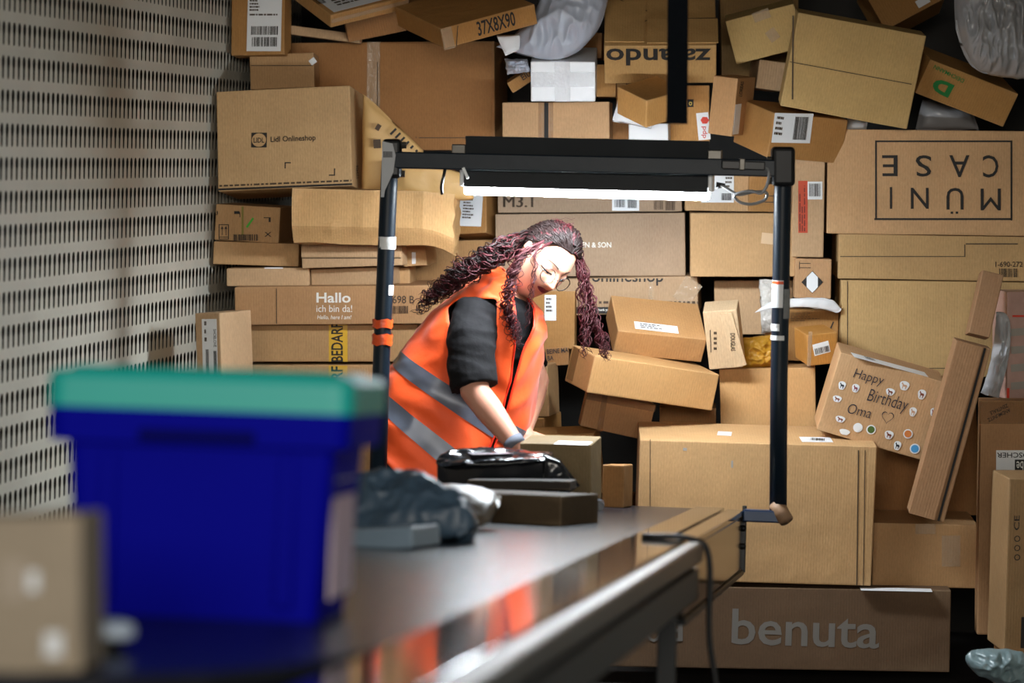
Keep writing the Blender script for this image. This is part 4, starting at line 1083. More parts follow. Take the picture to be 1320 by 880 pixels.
soft('padded_envelope', 'white envelope draped over the small-print ochre carton right of the post', ((1000, 386), (1050, 384), (1074, 388), (1084, 398), (1078, 403), (1030, 396), (974, 402), (984, 394)), 8.70, 0.010, WPAPER, 'envelope', 0.004, 22, 26, 0.6, freq=22)
BUBBLE = mat('bubble_wrap_film', lin(200, 196, 190), 0.15, var=0.25, vscale=80, bump=0.8, bscale=90)
soft('bubble_mailer', 'silvery bubble mailer standing on edge behind the right post', ((979, 361), (1004, 360), (1003, 428), (982, 430)), 8.80, 0.03, BUBBLE, 'mailer', 0.004, 24, 16, freq=26)
soft('paper_mailer', 'dark yellow paper mailer crumpled on the square plain carton', ((957, 436), (1000, 430), (1004, 474), (957, 474)), 8.70, 0.05, YPAPER, 'mailer', 0.018, 26, 36, 0.8, freq=30)
soft('plastic_bag', 'tall white crumpled bag squeezed beside the striped parcel', ((1284, 402), (1296, 404), (1302, 416), (1300, 460), (1288, 512), (1276, 510), (1264, 506), (1278, 460)), 8.46, 0.06, mat('white_bag_film', lin(168, 170, 174), 0.35, bump=0.4, bscale=25), 'bag', 0.016, 28, 44, 0.8, freq=30, stretch=(1.3, 1, 0.5))
soft('plastic_bag', 'teal-grey plastic bag lying on the floor by the right wall', ((1252, 838), (1285, 836), (1318, 840), (1330, 860), (1340, 890), (1300, 884), (1262, 870), (1246, 852)), 7.9, 0.07, mat('teal_grey_film', lin(118, 138, 142), 0.3, bump=0.4, bscale=25), 'bag', 0.022, 30, 50, 0.8, freq=22)
CWHITE = mat('crumpled_white_film', lin(205, 206, 208), 0.3, bump=0.4, bscale=25)
soft('plastic_bag', 'white film scrap under the large tilted carton', ((1093, 152), (1118, 158), (1116, 168), (1092, 168)), 8.80, 0.03, CWHITE, 'bag', 0.003, 33, 10)

# crushed carton: a dented body with split lower edge
def crushed():
    quad = ((365, 244), (563, 241), (590, 318), (380, 314))
    Y = 8.60
    c = P(478, 279, Y)
    n = 30
    W, H, D = 0.50, 0.168, 0.26
    bm = bmesh.new(); add_box(bm, (-W/2, 0, 0), (W/2, D, H))
    bmesh.ops.subdivide_edges(bm, edges=bm.edges[:], cuts=15, use_grid_fill=True)
    for v in bm.verts:
        x, y, z = v.co
        q = v.co*9
        nv = noise.noise_vector(q+Vector((3, 1, 4)))
        low = max(0, 1-z/0.05)
        if y < 0.06: v.co.y += 0.035*low*(1-y/0.06)           # lower front edge caved in
        right = max(0, (x-0.15)/0.10)
        v.co.y += 0.03*right*right*(1-y/D)
        v.co.z += -0.022*right*right*(1-z/H) - 0.012*right
        v.co.x += -0.04*right*(1-z/H)*0 + 0.012*noise.noise(Vector((z*30, y*12, 2)))*right
        v.co += nv*0.008*(0.3+right+low)
        rid = max(0, 1-abs(noise.noise(Vector((x*22, 0.3, z*4))))*6)
        v.co.y -= 0.006*rid*(1 if y < 0.02 else 0)
    o = bm_obj('cardboard_box', bm, CARD, None, False)
    for p in o.data.polygons: p.use_smooth = False
    o.color = lin(190, 150, 100)
    x = Vector((1, -0.05, 0.0)).normalized()
    o.matrix_world = frame(P(480, 315, Y), x, Vector((0.05, 1, 0)).normalized(), Vector((0, 0, 1)))
    tag(o, 'crushed carton with caved-in lower edge and crumpled right end behind the left post', 'box')
    B = type('Box', (), {})(); B.o = o; inv = o.matrix_world.inverted()
    return o
crushed()

# ------------------------------------------------------------------ parcels on the belt
def belt_box(label, quad, Y, yaw, depth, color, name='cardboard_box', cat='box', material=None, pitch=-4.6, bev=0.004, sink=None):
    return box(label, quad, Y, yaw, pitch, depth, color, name, cat, None, 0.0015, material, bev)
DARKC = lin(70, 56, 38)
b = belt_box('long dark flat carton lying on the belt', ((505, 632), (725, 637), (722, 678), (505, 668)), 6.86, 24, 0.24, DARKC)
b = belt_box('thin black carton lying on the long dark flat carton', ((603, 617), (735, 621), (735, 632), (603, 629)), 7.1, 8, 0.14, lin(40, 34, 28))
b = belt_box('tall dark carton with torn paper top edge standing on the belt', ((670, 571), (762, 573), (762, 655), (670, 652)), 7.60, 12, 0.16, lin(112, 94, 64), pitch=3)
patch(b, ((716, 568), (760, 570), (762, 574), (718, 573)), PAPER, 'top', 'paper_scrap')
b = belt_box('small brown carton at the far end of the belt behind the tall dark one', ((776, 598), (805, 600), (804, 654), (776, 654)), 7.78, 14, 0.12, lin(140, 98, 52))
BLKFILM = mat('black_glossy_film', lin(30, 32, 36), 0.14, var=0.15, vscale=9, bump=0.8, bscale=14, ridged=True)
b = belt_box('parcel wrapped in black glossy film, fallen in behind the dark flat carton', ((563, 590), (705, 592), (706, 652), (563, 650)), 7.30, 6, 0.20, TAN, 'wrapped_parcel', 'parcel', BLKFILM, 0, 0.01)
o = soft('film_tail', None, ((700, 586), (722, 592), (748, 626), (700, 650)), 7.28, 0.04, BLKFILM, None, 0.006, 41, 16, freq=16)
M_ = b.o.matrix_world.copy(); wm = Matrix.Translation(o.location); o.parent = b.o; o.matrix_parent_inverse = b.inv
o = soft('film_top', None, ((566, 588), (590, 580), (640, 579), (706, 586), (704, 593), (650, 597), (600, 597), (566, 600)) [:8], (7.34, 7.42, 7.26, 7.26), 0.016, BLKFILM, None, 0.005, 42, 20, freq=20)
o.parent = b.o; o.matrix_parent_inverse = b.inv
pr = mat('pink_address_print', lin(205, 90, 120), 0.4)
patch(b, ((600, 586), (650, 585), (662, 590), (606, 592)), mat('address_window_film', lin(190, 185, 196), 0.2, var=0.5, vscale=60), 'top', 'address_window', lift=0.012)
soft('paper_mailer', 'dark kraft mailer with bright rim between grey bag and flat carton', ((548, 634), (590, 632), (646, 640), (640, 658), (622, 674), (600, 672), (560, 668), (550, 650)), (6.6, 6.6, 6.4, 6.4), 0.05, mat('dark_mailer_paper', lin(92, 82, 68), 0.4, bump=0.3, bscale=16), 'mailer', 0.005, 45, 18, freq=10)
BLUEGREY = mat('blue_grey_film', lin(70, 92, 112), 0.42, var=0.1, vscale=8, bump=0.8, bscale=10, ridged=True)
soft('plastic_bag', 'blue-grey plastic mailer bag bulging on the belt beside the blue bin', ((440, 628), (490, 618), (560, 632), (612, 668), (604, 684), (560, 700), (440, 712), (436, 670)), (6.1, 6.15, 5.95, 5.95), 0.13, BLUEGREY, 'bag', 0.016, 48, 60, 0.5, 0.02, 14)
b = belt_box('flat white parcel on the belt in front of the blue-grey bag', ((400, 681), (530, 683), (532, 706), (402, 711)), 5.72, 20, 0.16, TAN, 'wrapped_parcel', 'parcel', mat('pale_blue_white_film', lin(150, 172, 190), 0.3, bump=0.2))
b = belt_box('flat yellow-brown mailer under the flat white parcel', ((400, 714), (530, 709), (528, 716), (402, 722)), 5.70, 20, 0.16, TAN, 'paper_mailer', 'mailer', mat('mustard_paper', lin(160, 130, 60), 0.5))
# small knurled clamp knob at the belt edge
kp = onbelt(772, 651, 0.013)
bm = bmesh.new()
bmesh.ops.create_cone(bm, cap_ends=True, segments=14, radius1=0.016, radius2=0.014, depth=0.03, matrix=Matrix.Rotation(math.pi/2, 4, 'X'))
o = bm_obj('clamp_knob', bm, mat('knurled_grey_plastic', lin(70, 74, 82), 0.35), None); o.location = kp
tag(o, 'small grey ribbed knob lying on the belt beside the tall dark carton', 'knob')

# ------------------------------------------------------------------ blue bin with teal lid
BLUE = mat('royal_blue_plastic', lin(1, 3, 140), 0.65, var=0.06, vscale=6, bump=0.04, bscale=20, spec=0.06)
TEAL = mat('teal_plastic', lin(5, 160, 150), 0.45, var=0.06, vscale=6)
bb0 = onbelt(248, 797)
binr = bpy.data.objects.new('storage_bin', None); C.objects.link(binr)
yawb = math.radians(3.5)
bx_ = (B_*math.cos(yawb)+A_*math.sin(yawb)); by_ = N_.cross(bx_)
binr.matrix_world = frame(bb0, bx_, by_, N_)
tag(binr, 'blue plastic storage bin with teal lid standing on the belt', 'bin')
def loft_rect(rings, m, name, parent, bev=0.012, cap_top=True, cap_bottom=True, segs=4):
    """rings: (z, half width, half depth) about (0, cy)"""
    V, Fc = [], []
    nn = 4*(segs+1)
    for z, hw, hd, cy, r in rings:
        for cxs, cys, a0 in ((1, 1, 0), (-1, 1, 90), (-1, -1, 180), (1, -1, 270)):
            for k in range(segs+1):
                a = math.radians(a0+90*k/segs)
                V.append((cxs*(hw-r)+r*math.cos(a), cy+cys*(hd-r)+r*math.sin(a), z))
    for i in range(len(rings)-1):
        for k in range(nn):
            Fc.append((i*nn+k, i*nn+(k+1) % nn, (i+1)*nn+(k+1) % nn, (i+1)*nn+k))
    if cap_bottom: Fc.append(tuple(reversed(range(nn))))
    if cap_top: Fc.append(tuple(range((len(rings)-1)*nn, len(rings)*nn)))
    o = mesh_obj(name, V, Fc, m, parent)
    return o
sc = 4.08/F_PX
D2 = 0.15
loft_rect([(0.0, 155*sc, D2-0.015, D2, 0.02), (0.245, 172*sc, D2, D2, 0.02)], BLUE, 'bin_body', binr)
loft_rect([(0.245, 178*sc, D2+0.006, D2, 0.02), (0.247, 192*sc, D2+0.022, D2, 0.025), (0.285, 194*sc, D2+0.024, D2, 0.025), (0.298, 194*sc, D2+0.024, D2, 0.025)], BLUE, 'rim', binr)
lid = loft_rect([(0.296, 197*sc, D2+0.028, D2, 0.028), (0.338, 197*sc, D2+0.028, D2, 0.028), (0.348, 190*sc, D2+0.020, D2, 0.022), (0.346, 180*sc, D2+0.010, D2, 0.02), (0.352, 172*sc, D2, D2, 0.02), (0.355, 168*sc, D2-0.004, D2, 0.02)], TEAL, 'lid', binr)
bm = bmesh.new(); add_box(bm, (-0.085, -0.026, 0.250), (0.085, 0.0, 0.268)); bevel_all(bm, 0.004)
bm_obj('handle_grip', bm, mat('navy_recess_plastic', lin(3, 4, 80), 0.7, spec=0.05), binr)
for sx in (-0.13, 0.13):
    bm = bmesh.new(); add_box(bm, (sx-0.01, -0.006, 0.02), (sx+0.01, 0.012, 0.235)); bevel_all(bm, 0.003)
    bm_obj('rib', bm, BLUE, binr)
sl = box_obj('side_label', (0.186, 0.05, 0.03), (0.1895, 0.25, 0.22), mat('mauve_label_paper', lin(190, 170, 190), 0.4), binr)
box_obj('white_strip', (0.190, 0.05, 0.20), (0.1915, 0.25, 0.212), PAPER, binr)

# ------------------------------------------------------------------ near things on the belt
FB = lin(140, 128, 110)
b = belt_box('blurred beige carton with white stickers nearest on the belt left of the bin', ((-60, 668), (106, 664), (102, 864), (-60, 870)), 3.24, 3, 0.14, FB)
WDULL = mat('white_sticker_film', lin(200, 205, 210), 0.4)
patch(b, (22, 736, 50, 762), WDULL, name='sticker'); patch(b, (0, 720, 36, 775), mat('tan_sticker', lin(140, 128, 112), 0.5), name='sticker', lift=0.002); patch(b, (58, 815, 80, 846), WDULL, name='sticker')
kn = onbelt(140, 838)
kr = bpy.data.objects.new('push_button', None); C.objects.link(kr); kr.matrix_world = frame(kn, B_, A_, N_)
tag(kr, 'round white cap on a short dark stem beside the beige carton', 'button')
def lathe(profile, m, name, parent, seg=28):
    V, Fc = [], []
    for r, z in profile:
        for k in range(seg):
            a = 2*math.pi*k/seg; V.append((r*math.cos(a), r*math.sin(a), z))
    for i in range(len(profile)-1):
        for k in range(seg): Fc.append((i*seg+k, i*seg+(k+1) % seg, (i+1)*seg+(k+1) % seg, (i+1)*seg+k))
    Fc.append(tuple(range((len(profile)-1)*seg, len(profile)*seg))); Fc.append(tuple(reversed(range(seg))))
    return mesh_obj(name, V, Fc, m, parent, True)
lathe([(0.020, 0.0), (0.020, 0.004), (0.016, 0.006), (0.016, 0.016)], dark_m, 'stem', kr)
lathe([(0.028, 0.016), (0.032, 0.019), (0.032, 0.028), (0.028, 0.034), (0.015, 0.037), (0.003, 0.0375)], mat('white_blue_plastic', lin(190, 205, 222), 0.35), 'cap', kr)
finish_boxes()

# ------------------------------------------------------------------ the worker
prng = random.Random(21)
YP = 8.28
pers = bpy.data.objects.new('person', None); C.objects.link(pers)
pbase = P(520, 880, YP); pbase.z = 0.0
pers.location = pbase
PI_ = Matrix.Translation(pbase).inverted()
tag(pers, 'person in orange high-visibility vest bending over the belt, round glasses, long curly dark red hair', 'person')
SKIN = mat('skin', lin(192, 137, 114), 0.5, var=0.05, vscale=14, bump=0.03, bscale=120)
SKIN.node_tree.nodes['Principled BSDF'].inputs['Subsurface Weight'].default_value = 0.12
SKIN.node_tree.nodes['Principled BSDF'].inputs['Subsurface Radius'].default_value = (0.012, 0.005, 0.003)

class Geo:
    def __init__(s): s.V, s.F = [], []
    def add(s, V, Fc):
        k = len(s.V); s.V += [Vector(v) for v in V]; s.F += [tuple(i+k for i in f) for f in Fc]
    def sphere(s, c, r, M=None, nu=18, nv=12):
        V, Fc = [], []
        rr = r if hasattr(r, '__len__') else (r, r, r)
        V.append(Vector((0, 0, -rr[2])))
        for j in range(1, nv):
            t = -math.pi/2+math.pi*j/nv
            for i in range(nu):
                a = 2*math.pi*i/nu
                V.append(Vector((rr[0]*math.cos(t)*math.cos(a), rr[1]*math.cos(t)*math.sin(a), rr[2]*math.sin(t))))
        V.append(Vector((0, 0, rr[2])))
        for i in range(nu): Fc.append((0, 1+(i+1) % nu, 1+i))
        for j in range(nv-2):
            for i in range(nu):
                Fc.append((1+j*nu+i, 1+j*nu+(i+1) % nu, 1+(j+1)*nu+(i+1) % nu, 1+(j+1)*nu+i))
        top = len(V)-1
        for i in range(nu): Fc.append((top, 1+(nv-2)*nu+i, 1+(nv-2)*nu+(i+1) % nu))
        if M is not None: V = [M @ v for v in V]
        s.add([v+Vector(c) for v in V], Fc)
    def limb(s, pts, rad, seg=16, ends=True):
        V, Fc = tube_geo(pts, rad, seg); s.add(V, Fc)
        if ends:
            s.sphere(pts[0], rad[0]); s.sphere(pts[-1], rad[-1])
    def loft(s, rings):
        n = len(rings[0]); V = [p for r in rings for p in r]; Fc = []
        for i in range(len(rings)-1):
            for k in range(n): Fc.append((i*n+k, i*n+(k+1) % n, (i+1)*n+(k+1) % n, (i+1)*n+k))
        Fc.append(tuple(reversed(range(n)))); Fc.append(tuple(range((len(rings)-1)*n, len(rings)*n)))
        s.add(V, Fc)
    def remesh(s, name, m, voxel, smooth, parent):
        me = bpy.data.meshes.new(name); me.from_pydata([tuple(PI_ @ v) for v in s.V], [], s.F); me.update()
        bm = bmesh.new(); bm.from_mesh(me); bmesh.ops.recalc_face_normals(bm, faces=bm.faces[:]); bm.to_mesh(me); bm.free()
        o = bpy.data.objects.new(name, me); C.objects.link(o)
        r = o.modifiers.new('r', 'REMESH'); r.mode = 'VOXEL'; r.voxel_size = voxel; r.use_smooth_shade = True
        sm = o.modifiers.new('s', 'SMOOTH'); sm.factor = 0.5; sm.iterations = smooth
        dg = bpy.context.evaluated_depsgraph_get()
        me2 = bpy.data.meshes.new_from_object(o.evaluated_get(dg))
        bpy.data.objects.remove(o); bpy.data.meshes.remove(me)
        me2.name = name; me2.materials.clear(); me2.materials.append(m)
        return link(bpy.data.objects.new(name, me2), parent)

# ---- torso rings: back pixel, front pixel, half depth, lowering of the near side
TR = [((470, 552), (600, 690), 0.190, 0.000), ((480, 522), (632, 655), 0.190, 0), ((497, 490), (660, 610), 0.185, 0), ((518, 460), (676, 562), 0.180, 0),
      ((544, 425), (688, 505), 0.185, 0), ((572, 394), (697, 445), 0.195, 0), ((602, 370), (696, 410), 0.185, 0), ((630, 354), (686, 390), 0.130, 0), ((648, 347), (676, 378), 0.085, 0)]
def ring_at(v):
    """interpolated torso ring at v in 0..1 -> centre, half vector back->front, half depth"""
    t = v*(len(TR)-1); k = min(int(t), len(TR)-2); u = t-k
    def cm(f):
        a = f(TR[max(k-1, 0)]); b = f(TR[k]); c = f(TR[k+1]); d = f(TR[min(k+2, len(TR)-1)])
        return 0.5*((2*b)+(c-a)*u+(2*a-5*b+4*c-d)*u*u+(3*b-3*c+d-a)*u**3)
    B = cm(lambda r: P(r[0][0], r[0][1], YP)); Fp = cm(lambda r: P(r[1][0], r[1][1], YP)); d = cm(lambda r: r[2])
    return (B+Fp)/2, (Fp-B)/2, d
def torso_pt(v, phi, k=1.0, extra=0.0):
    c, a, d = ring_at(v)
    cp, sp = math.cos(phi), math.sin(phi)
    e = 0.82
    x = math.copysign(abs(cp)**e, cp); y = math.copysign(abs(sp)**e, sp)
    al = a.length
    return c + a*(x*(k+extra/al)) + Vector((0, 1, 0))*(y*(d*k+extra))

# ---- head
def rotm(yaw, pitch, roll):
    y, p, r = [math.radians(t) for t in (yaw, pitch, roll)]
    Fv = Vector((math.sin(y)*math.cos(p), -math.cos(y)*math.cos(p), -math.sin(p)))
    Uv = Vector((math.sin(y)*math.sin(p), -math.cos(y)*math.sin(p), math.cos(p)))
    Lv = Vector((math.cos(y), math.sin(y), 0))
    def rr(v): return Vector((v.x*math.cos(r)+v.z*math.sin(r), v.y, -v.x*math.sin(r)+v.z*math.cos(r)))
    return rr(Lv), rr(Fv), rr(Uv)
HL, HF, HU = rotm(36, 14, 31)
HC = P(703, 335, 8.17)
HM = frame(HC, HL, HF, HU)
def hp(x, y, z): return HM @ Vector((x, y, z))
def g(x, s): return math.exp(-(x/s)**2)
def head_vert(dx, dy, dz):
    x, y, z = dx*0.073, dy*0.092, dz*0.116
    t = max(0.0, -dz)
    x *= 1-0.40*t**1.6
    z *= 1+0.09*t
    if dy < 0: y *= 1-0.42*t**1.2
    else:
        y += 0.004*t
    if dz > 0: y *= 1-0.04*dz
    if dy > 0:                                             # face detail
        front = dy**0.7
        y -= 0.006*front*g(z-0.03, 0.06)*abs(dx)**2
        y += front*0.005*g(x, 0.04)*g(z-0.024, 0.012)        # brow
        y -= front*0.010*(g(abs(x)-0.031, 0.017))*g(z-0.004, 0.013)   # sockets
        zz = (0.012-z)/0.044                               # nose bridge to tip
        if 0 < zz < 1.0: y += front*0.029*(zz**1.15)*g(x, 0.006+0.0065*zz)
        elif zz >= 1.0: y += front*0.029*g(zz-1.0, 0.17)*g(x, 0.0125)
        y += front*0.006*g(abs(x)-0.012, 0.006)*g(z+0.033, 0.008)     # nostril wings
        y += front*0.006*g(x, 0.021)*g(z+0.049, 0.007) + front*0.006*g(x, 0.018)*g(z+0.064, 0.007) - front*0.003*g(x, 0.02)*g(z+0.0565, 0.003)
        y += front*0.010*g(x, 0.022)*g(z+0.106, 0.018)       # chin
        y += front*0.004*g(abs(x)-0.042, 0.02)*g(z+0.03, 0.025)       # cheek
    return Vector((x, y, z))
G = Geo()
nu, nv = 120, 90
V, Fc = [], []
for j in range(nv+1):
    th = -math.pi/2+math.pi*j/nv
    for i in range(nu):
        a = 2*math.pi*i/nu
        V.append(HM @ head_vert(math.cos(th)*math.cos(a), math.cos(th)*math.sin(a), math.sin(th)))
for j in range(nv):
    for i in range(nu):
        Fc.append((j*nu+i, j*nu+(i+1) % nu, (j+1)*nu+(i+1) % nu, (j+1)*nu+i))
G.add(V, Fc)
R3 = HM.to_3x3()
for s in (-1, 1):                                           # ears, eyelids
    G.sphere(hp(s*0.073, -0.006, -0.004), (0.008, 0.017, 0.030), R3)
    G.sphere(hp(s*0.078, -0.010, 0.006), (0.006, 0.012, 0.018), R3)
    G.sphere(hp(s*0.031, 0.071, 0.002), (0.0155, 0.0125, 0.0125), R3)
# neck
nb = P(648, 392, 8.29)
G.limb([hp(0, -0.028, -0.05), hp(0, -0.03, -0.085).lerp(nb, 0.4), nb, P(632, 412, 8.30)], [0.055, 0.052, 0.056, 0.075])
# torso core
rings = []
for v in np.linspace(0.06, 0.93, 14):
    rings.append([torso_pt(v, 2*math.pi*k/28, 0.80) for k in range(28)])
G.loft(rings)
# arms: near (right) and far (left)
RS, RE, RW = P(606, 418, 8.10), P(612, 504, 7.99), P(664, 572, 7.90)
LS, LE, LW_ = P(660, 420, 8.45), P(690, 492, 8.40), P(674, 556, 8.22)
G.limb([RS, RS.lerp(RE, .5), RE, RE.lerp(RW, .35), RW], [0.056, 0.048, 0.043, 0.041, 0.027])
G.limb([LS, LS.lerp(LE, .5), LE, LE.lerp(LW_, .35), LW_], [0.056, 0.048, 0.043, 0.041, 0.027])
def hand(wr, d, pn, side):
    """wr wrist, d pointing direction, pn palm normal, side = towards the thumb"""
    d, side = d.normalized(), side.normalized(); pn = d.cross(side).normalized()*(1 if d.cross(side).dot(pn) > 0 else -1)
    Mh = frame(wr+d*0.045, side, d, pn)
    G.sphere(wr+d*0.05, (0.040, 0.048, 0.017), Mh.to_3x3())
    G.limb([wr, wr+d*0.03], [0.026, 0.027])
    for k, (ox, ln) in enumerate(((0.029, 0.072), (0.010, 0.082), (-0.010, 0.076), (-0.028, 0.060))):
        p0 = wr+d*0.085+side*ox
        d1 = (d+pn*0.25+side*ox*4).normalized(); d2 = (d+pn*0.9).normalized(); d3 = (d*0.6+pn*1.2).normalized()
        p1 = p0+d1*ln*0.42; p2 = p1+d2*ln*0.33; p3 = p2+d3*ln*0.25
        G.limb([p0-d*0.02, p0, p1, p2, p3], [0.0095, 0.0095, 0.0088, 0.0080, 0.0068], 10)
    t0 = wr+d*0.025+side*0.028
    t1 = t0+(d*0.6+side*0.8).normalized()*0.034; t2 = t1+(d+side*0.3+pn*0.4).normalized()*0.03; t3 = t2+(d+pn*0.5).normalized()*0.022
    G.limb([t0, t1, t2, t3], [0.013, 0.011, 0.0095, 0.0075], 10)
hand(RW, Vector((0.75, -0.15, -0.62)), Vector((-0.4, 0, -0.9)), Vector((0.2, 0.95, 0.1)))
hand(LW_, Vector((0.35, -0.75, -0.55)), Vector((0, 0, -1)), Vector((0.8, 0.35, 0.1)))
# legs
hips = [(P(535, 590, 8.20), P(556, 715, 8.18), P(520, 858, 8.22)), (P(535, 590, 8.40), P(560, 715, 8.40), P(535, 855, 8.42))]
for h, k, a in hips:
    a.z = 0.09
    G.limb([h, h.lerp(k, .5), k, k.lerp(a, .35), a], [0.085, 0.075, 0.055, 0.053, 0.036])
    G.limb([a, Vector((a.x+0.06, a.y, 0.045)), Vector((a.x+0.16, a.y-0.01, 0.03))], [0.036, 0.034, 0.022])
body = G.remesh('body', SKIN, 0.0042, 3, pers)
bvh = BVHTree.FromPolygons([pers.location+v.co for v in body.data.vertices], [tuple(p.vertices) for p in body.data.polygons])
def face_pt(x, z, lift=0.0008):
    o = hp(x, 0.25, z)
    r = bvh.ray_cast(o, -HF)
    return (r[0] if r[0] is not None else hp(x, 0.09, z)) + HF*lift
def face_patch(name, outline, m, lift=0.0012, rows=1):
    """outline: list of (x, z_low, z_high) columns on the face"""
    V, Fc = [], []
    nr = 4
    for x, z0, z1 in outline:
        for k in range(nr+1): V.append(PI_ @ face_pt(x, z0+(z1-z0)*k/nr, lift))
    for i in range(len(outline)-1):
        for k in range(nr):
            q = i*(nr+1)+k; Fc.append((q, q+nr+1, q+nr+2, q+1))
    return mesh_obj(name, V, Fc, m, pers, True)
LIP = mat('dark_red_lipstick', lin(110, 24, 42), 0.35); BROW = mat('dark_brow_hair', lin(46, 30, 26), 0.7); LINER = mat('black_eyeliner', lin(14, 12, 13), 0.4); EYEW = mat('eye_white', lin(215, 210, 205), 0.25)
xs = np.linspace(-0.022, 0.022, 13)
def lipcol(x):
    q = 1-(x/0.0225)**2
    top = -0.0565+0.0080*q**0.6-0.0016*g(x, 0.004); bot = -0.0565-0.0090*q**0.7
    return (x, bot, top)
face_patch('lips', [lipcol(x) for x in xs], LIP, 0.0016)
for s in (-1, 1):
    cols = []
    for k in range(11):
        t = k/10; x = 0.014+0.036*t; zc = 0.0225+0.0055*math.sin(t*2.4)-0.002*t
        cols.append((s*x, zc-0.0026*(1-0.6*t), zc+0.0026*(1-0.6*t)))
    face_patch('eyebrow', cols, BROW, 0.0016)
    cols = []
    for k in range(9):
        t = k/8; x = 0.018+0.027*t; q = math.sin(math.pi*t)
        cols.append((s*x, -0.0062-0.002*q, -0.0030-0.0006*q+0.0015*t))
    face_patch('eye', cols, EYEW, 0.0010)
    cols = []
    for k in range(9):
        t = k/8; x = 0.017+0.035*t; q = math.sin(math.pi*min(1, t*1.15)) if t < 0.87 else 0
        z = -0.0035-0.0012*q+0.007*max(0, t-0.72)
        cols.append((s*x, z-0.0016, z+0.0026*(1-0.4*t)+0.0006))
    face_patch('eyeliner', cols, LINER, 0.0022)
    face_patch('iris', [(s*0.027, -0.0075, -0.004), (s*0.030, -0.0082, -0.0035), (s*0.033, -0.0078, -0.004)], LINER, 0.0016)

# ---- glasses
WIRE = mat('dark_wire', lin(52, 54, 58), 0.25, metal=0.8); LENS = mat('clear_lens', lin(60, 64, 70), 0.02, alpha=0.06)
gl = None
gz, gy = -0.009, 0.108
for s in (-1, 1):
    cx = s*0.0325
    c = hp(cx, gy-0.004, gz)
    ringp = [PI_ @ hp(cx+0.0225*math.cos(a), gy-0.004-0.012*abs(cx+0.0225*math.cos(a))/0.055, gz+0.0225*math.sin(a)) for a in [2*math.pi*k/36 for k in range(36)]]
    o = tube_obj('glasses_rim', ringp, 0.0012, WIRE, pers, 6, closed=True)
    mesh_obj('glasses_lens', ringp, [tuple(range(36))], LENS, o)
    tube_obj('glasses_temple', [PI_ @ p for p in catmull([hp(s*0.0545, gy-0.016, gz+0.004), hp(s*0.069, 0.07, gz+0.008), hp(s*0.076, 0.02, gz+0.010), hp(s*0.078, -0.012, gz+0.008), hp(s*0.077, -0.022, gz-0.010)], 14)], 0.0012, WIRE, pers, 6)
tube_obj('glasses_bridge', [PI_ @ p for p in catmull([hp(-0.0105, gy-0.006, gz+0.003), hp(0, gy+0.004, gz+0.007), hp(0.0105, gy-0.006, gz+0.003)], 8)], 0.0011, WIRE, pers, 6)

# ---- t-shirt
SHIRT = mat('black_cotton', lin(15, 14, 16), 0.9, spec=0.2, var=0.15, vscale=40, bump=0.35, bscale=26)
T = Geo()
T.loft([[torso_pt(v, 2*math.pi*k/28, 0.90) for k in range(28)] for v in np.linspace(0.08, 0.86, 16)])
T.limb([P(632, 400, 8.24), P(612, 410, 8.12), P(607, 440, 8.06), P(608, 480, 8.02), P(612, 500, 8.005)], [0.060, 0.074, 0.073, 0.070, 0.069], 20, False)
T.limb([P(650, 410, 8.38), P(662, 420, 8.45), P(672, 445, 8.44), P(684, 476, 8.41)], [0.060, 0.068, 0.064, 0.060], 20, False)
shirt = T.remesh('t_shirt', SHIRT, 0.006, 3, pers)
sn = [v.normal.copy() for v in shirt.data.vertices]
for v, n_ in zip(shirt.data.vertices, sn):
    v.co += n_*(0.006*noise.noise(v.co*18)-0.007*abs(noise.noise(Vector((v.co.x*10+v.co.z*14, v.co.y*12, v.co.z*22)))))

# ---- trousers and shoes
TROU = mat('black_trousers', lin(26, 26, 30), 0.8, var=0.2, bump=0.2, bscale=20)
T = Geo()
T.loft([[torso_pt(v, 2*math.pi*k/28, 0.93) for k in range(28)] for v in np.linspace(-0.0, 0.22, 5)])
for h, k, a in hips:
    T.limb([h, h.lerp(k, .5), k, k.lerp(a, .5), a+Vector((0, 0, 0.02))], [0.115, 0.095, 0.075, 0.068, 0.062], 20, True)
T.remesh('trousers', TROU, 0.008, 4, pers)
for h, k, a in hips:
    bm = bmesh.new(); add_box(bm, (a.x-0.07, a.y-0.05, 0.0), (a.x+0.20, a.y+0.045, 0.085)); bevel_all(bm, 0.03, 4)
    for v in bm.verts:
        if v.co.z > 0.04: v.co.z -= max(0, v.co.x-a.x-0.02)*0.28
    bmesh.ops.transform(bm, matrix=PI_, verts=bm.verts[:])
    bm_obj('shoe', bm, mat('black_shoe_leather', lin(24, 24, 25), 0.5), pers, True)

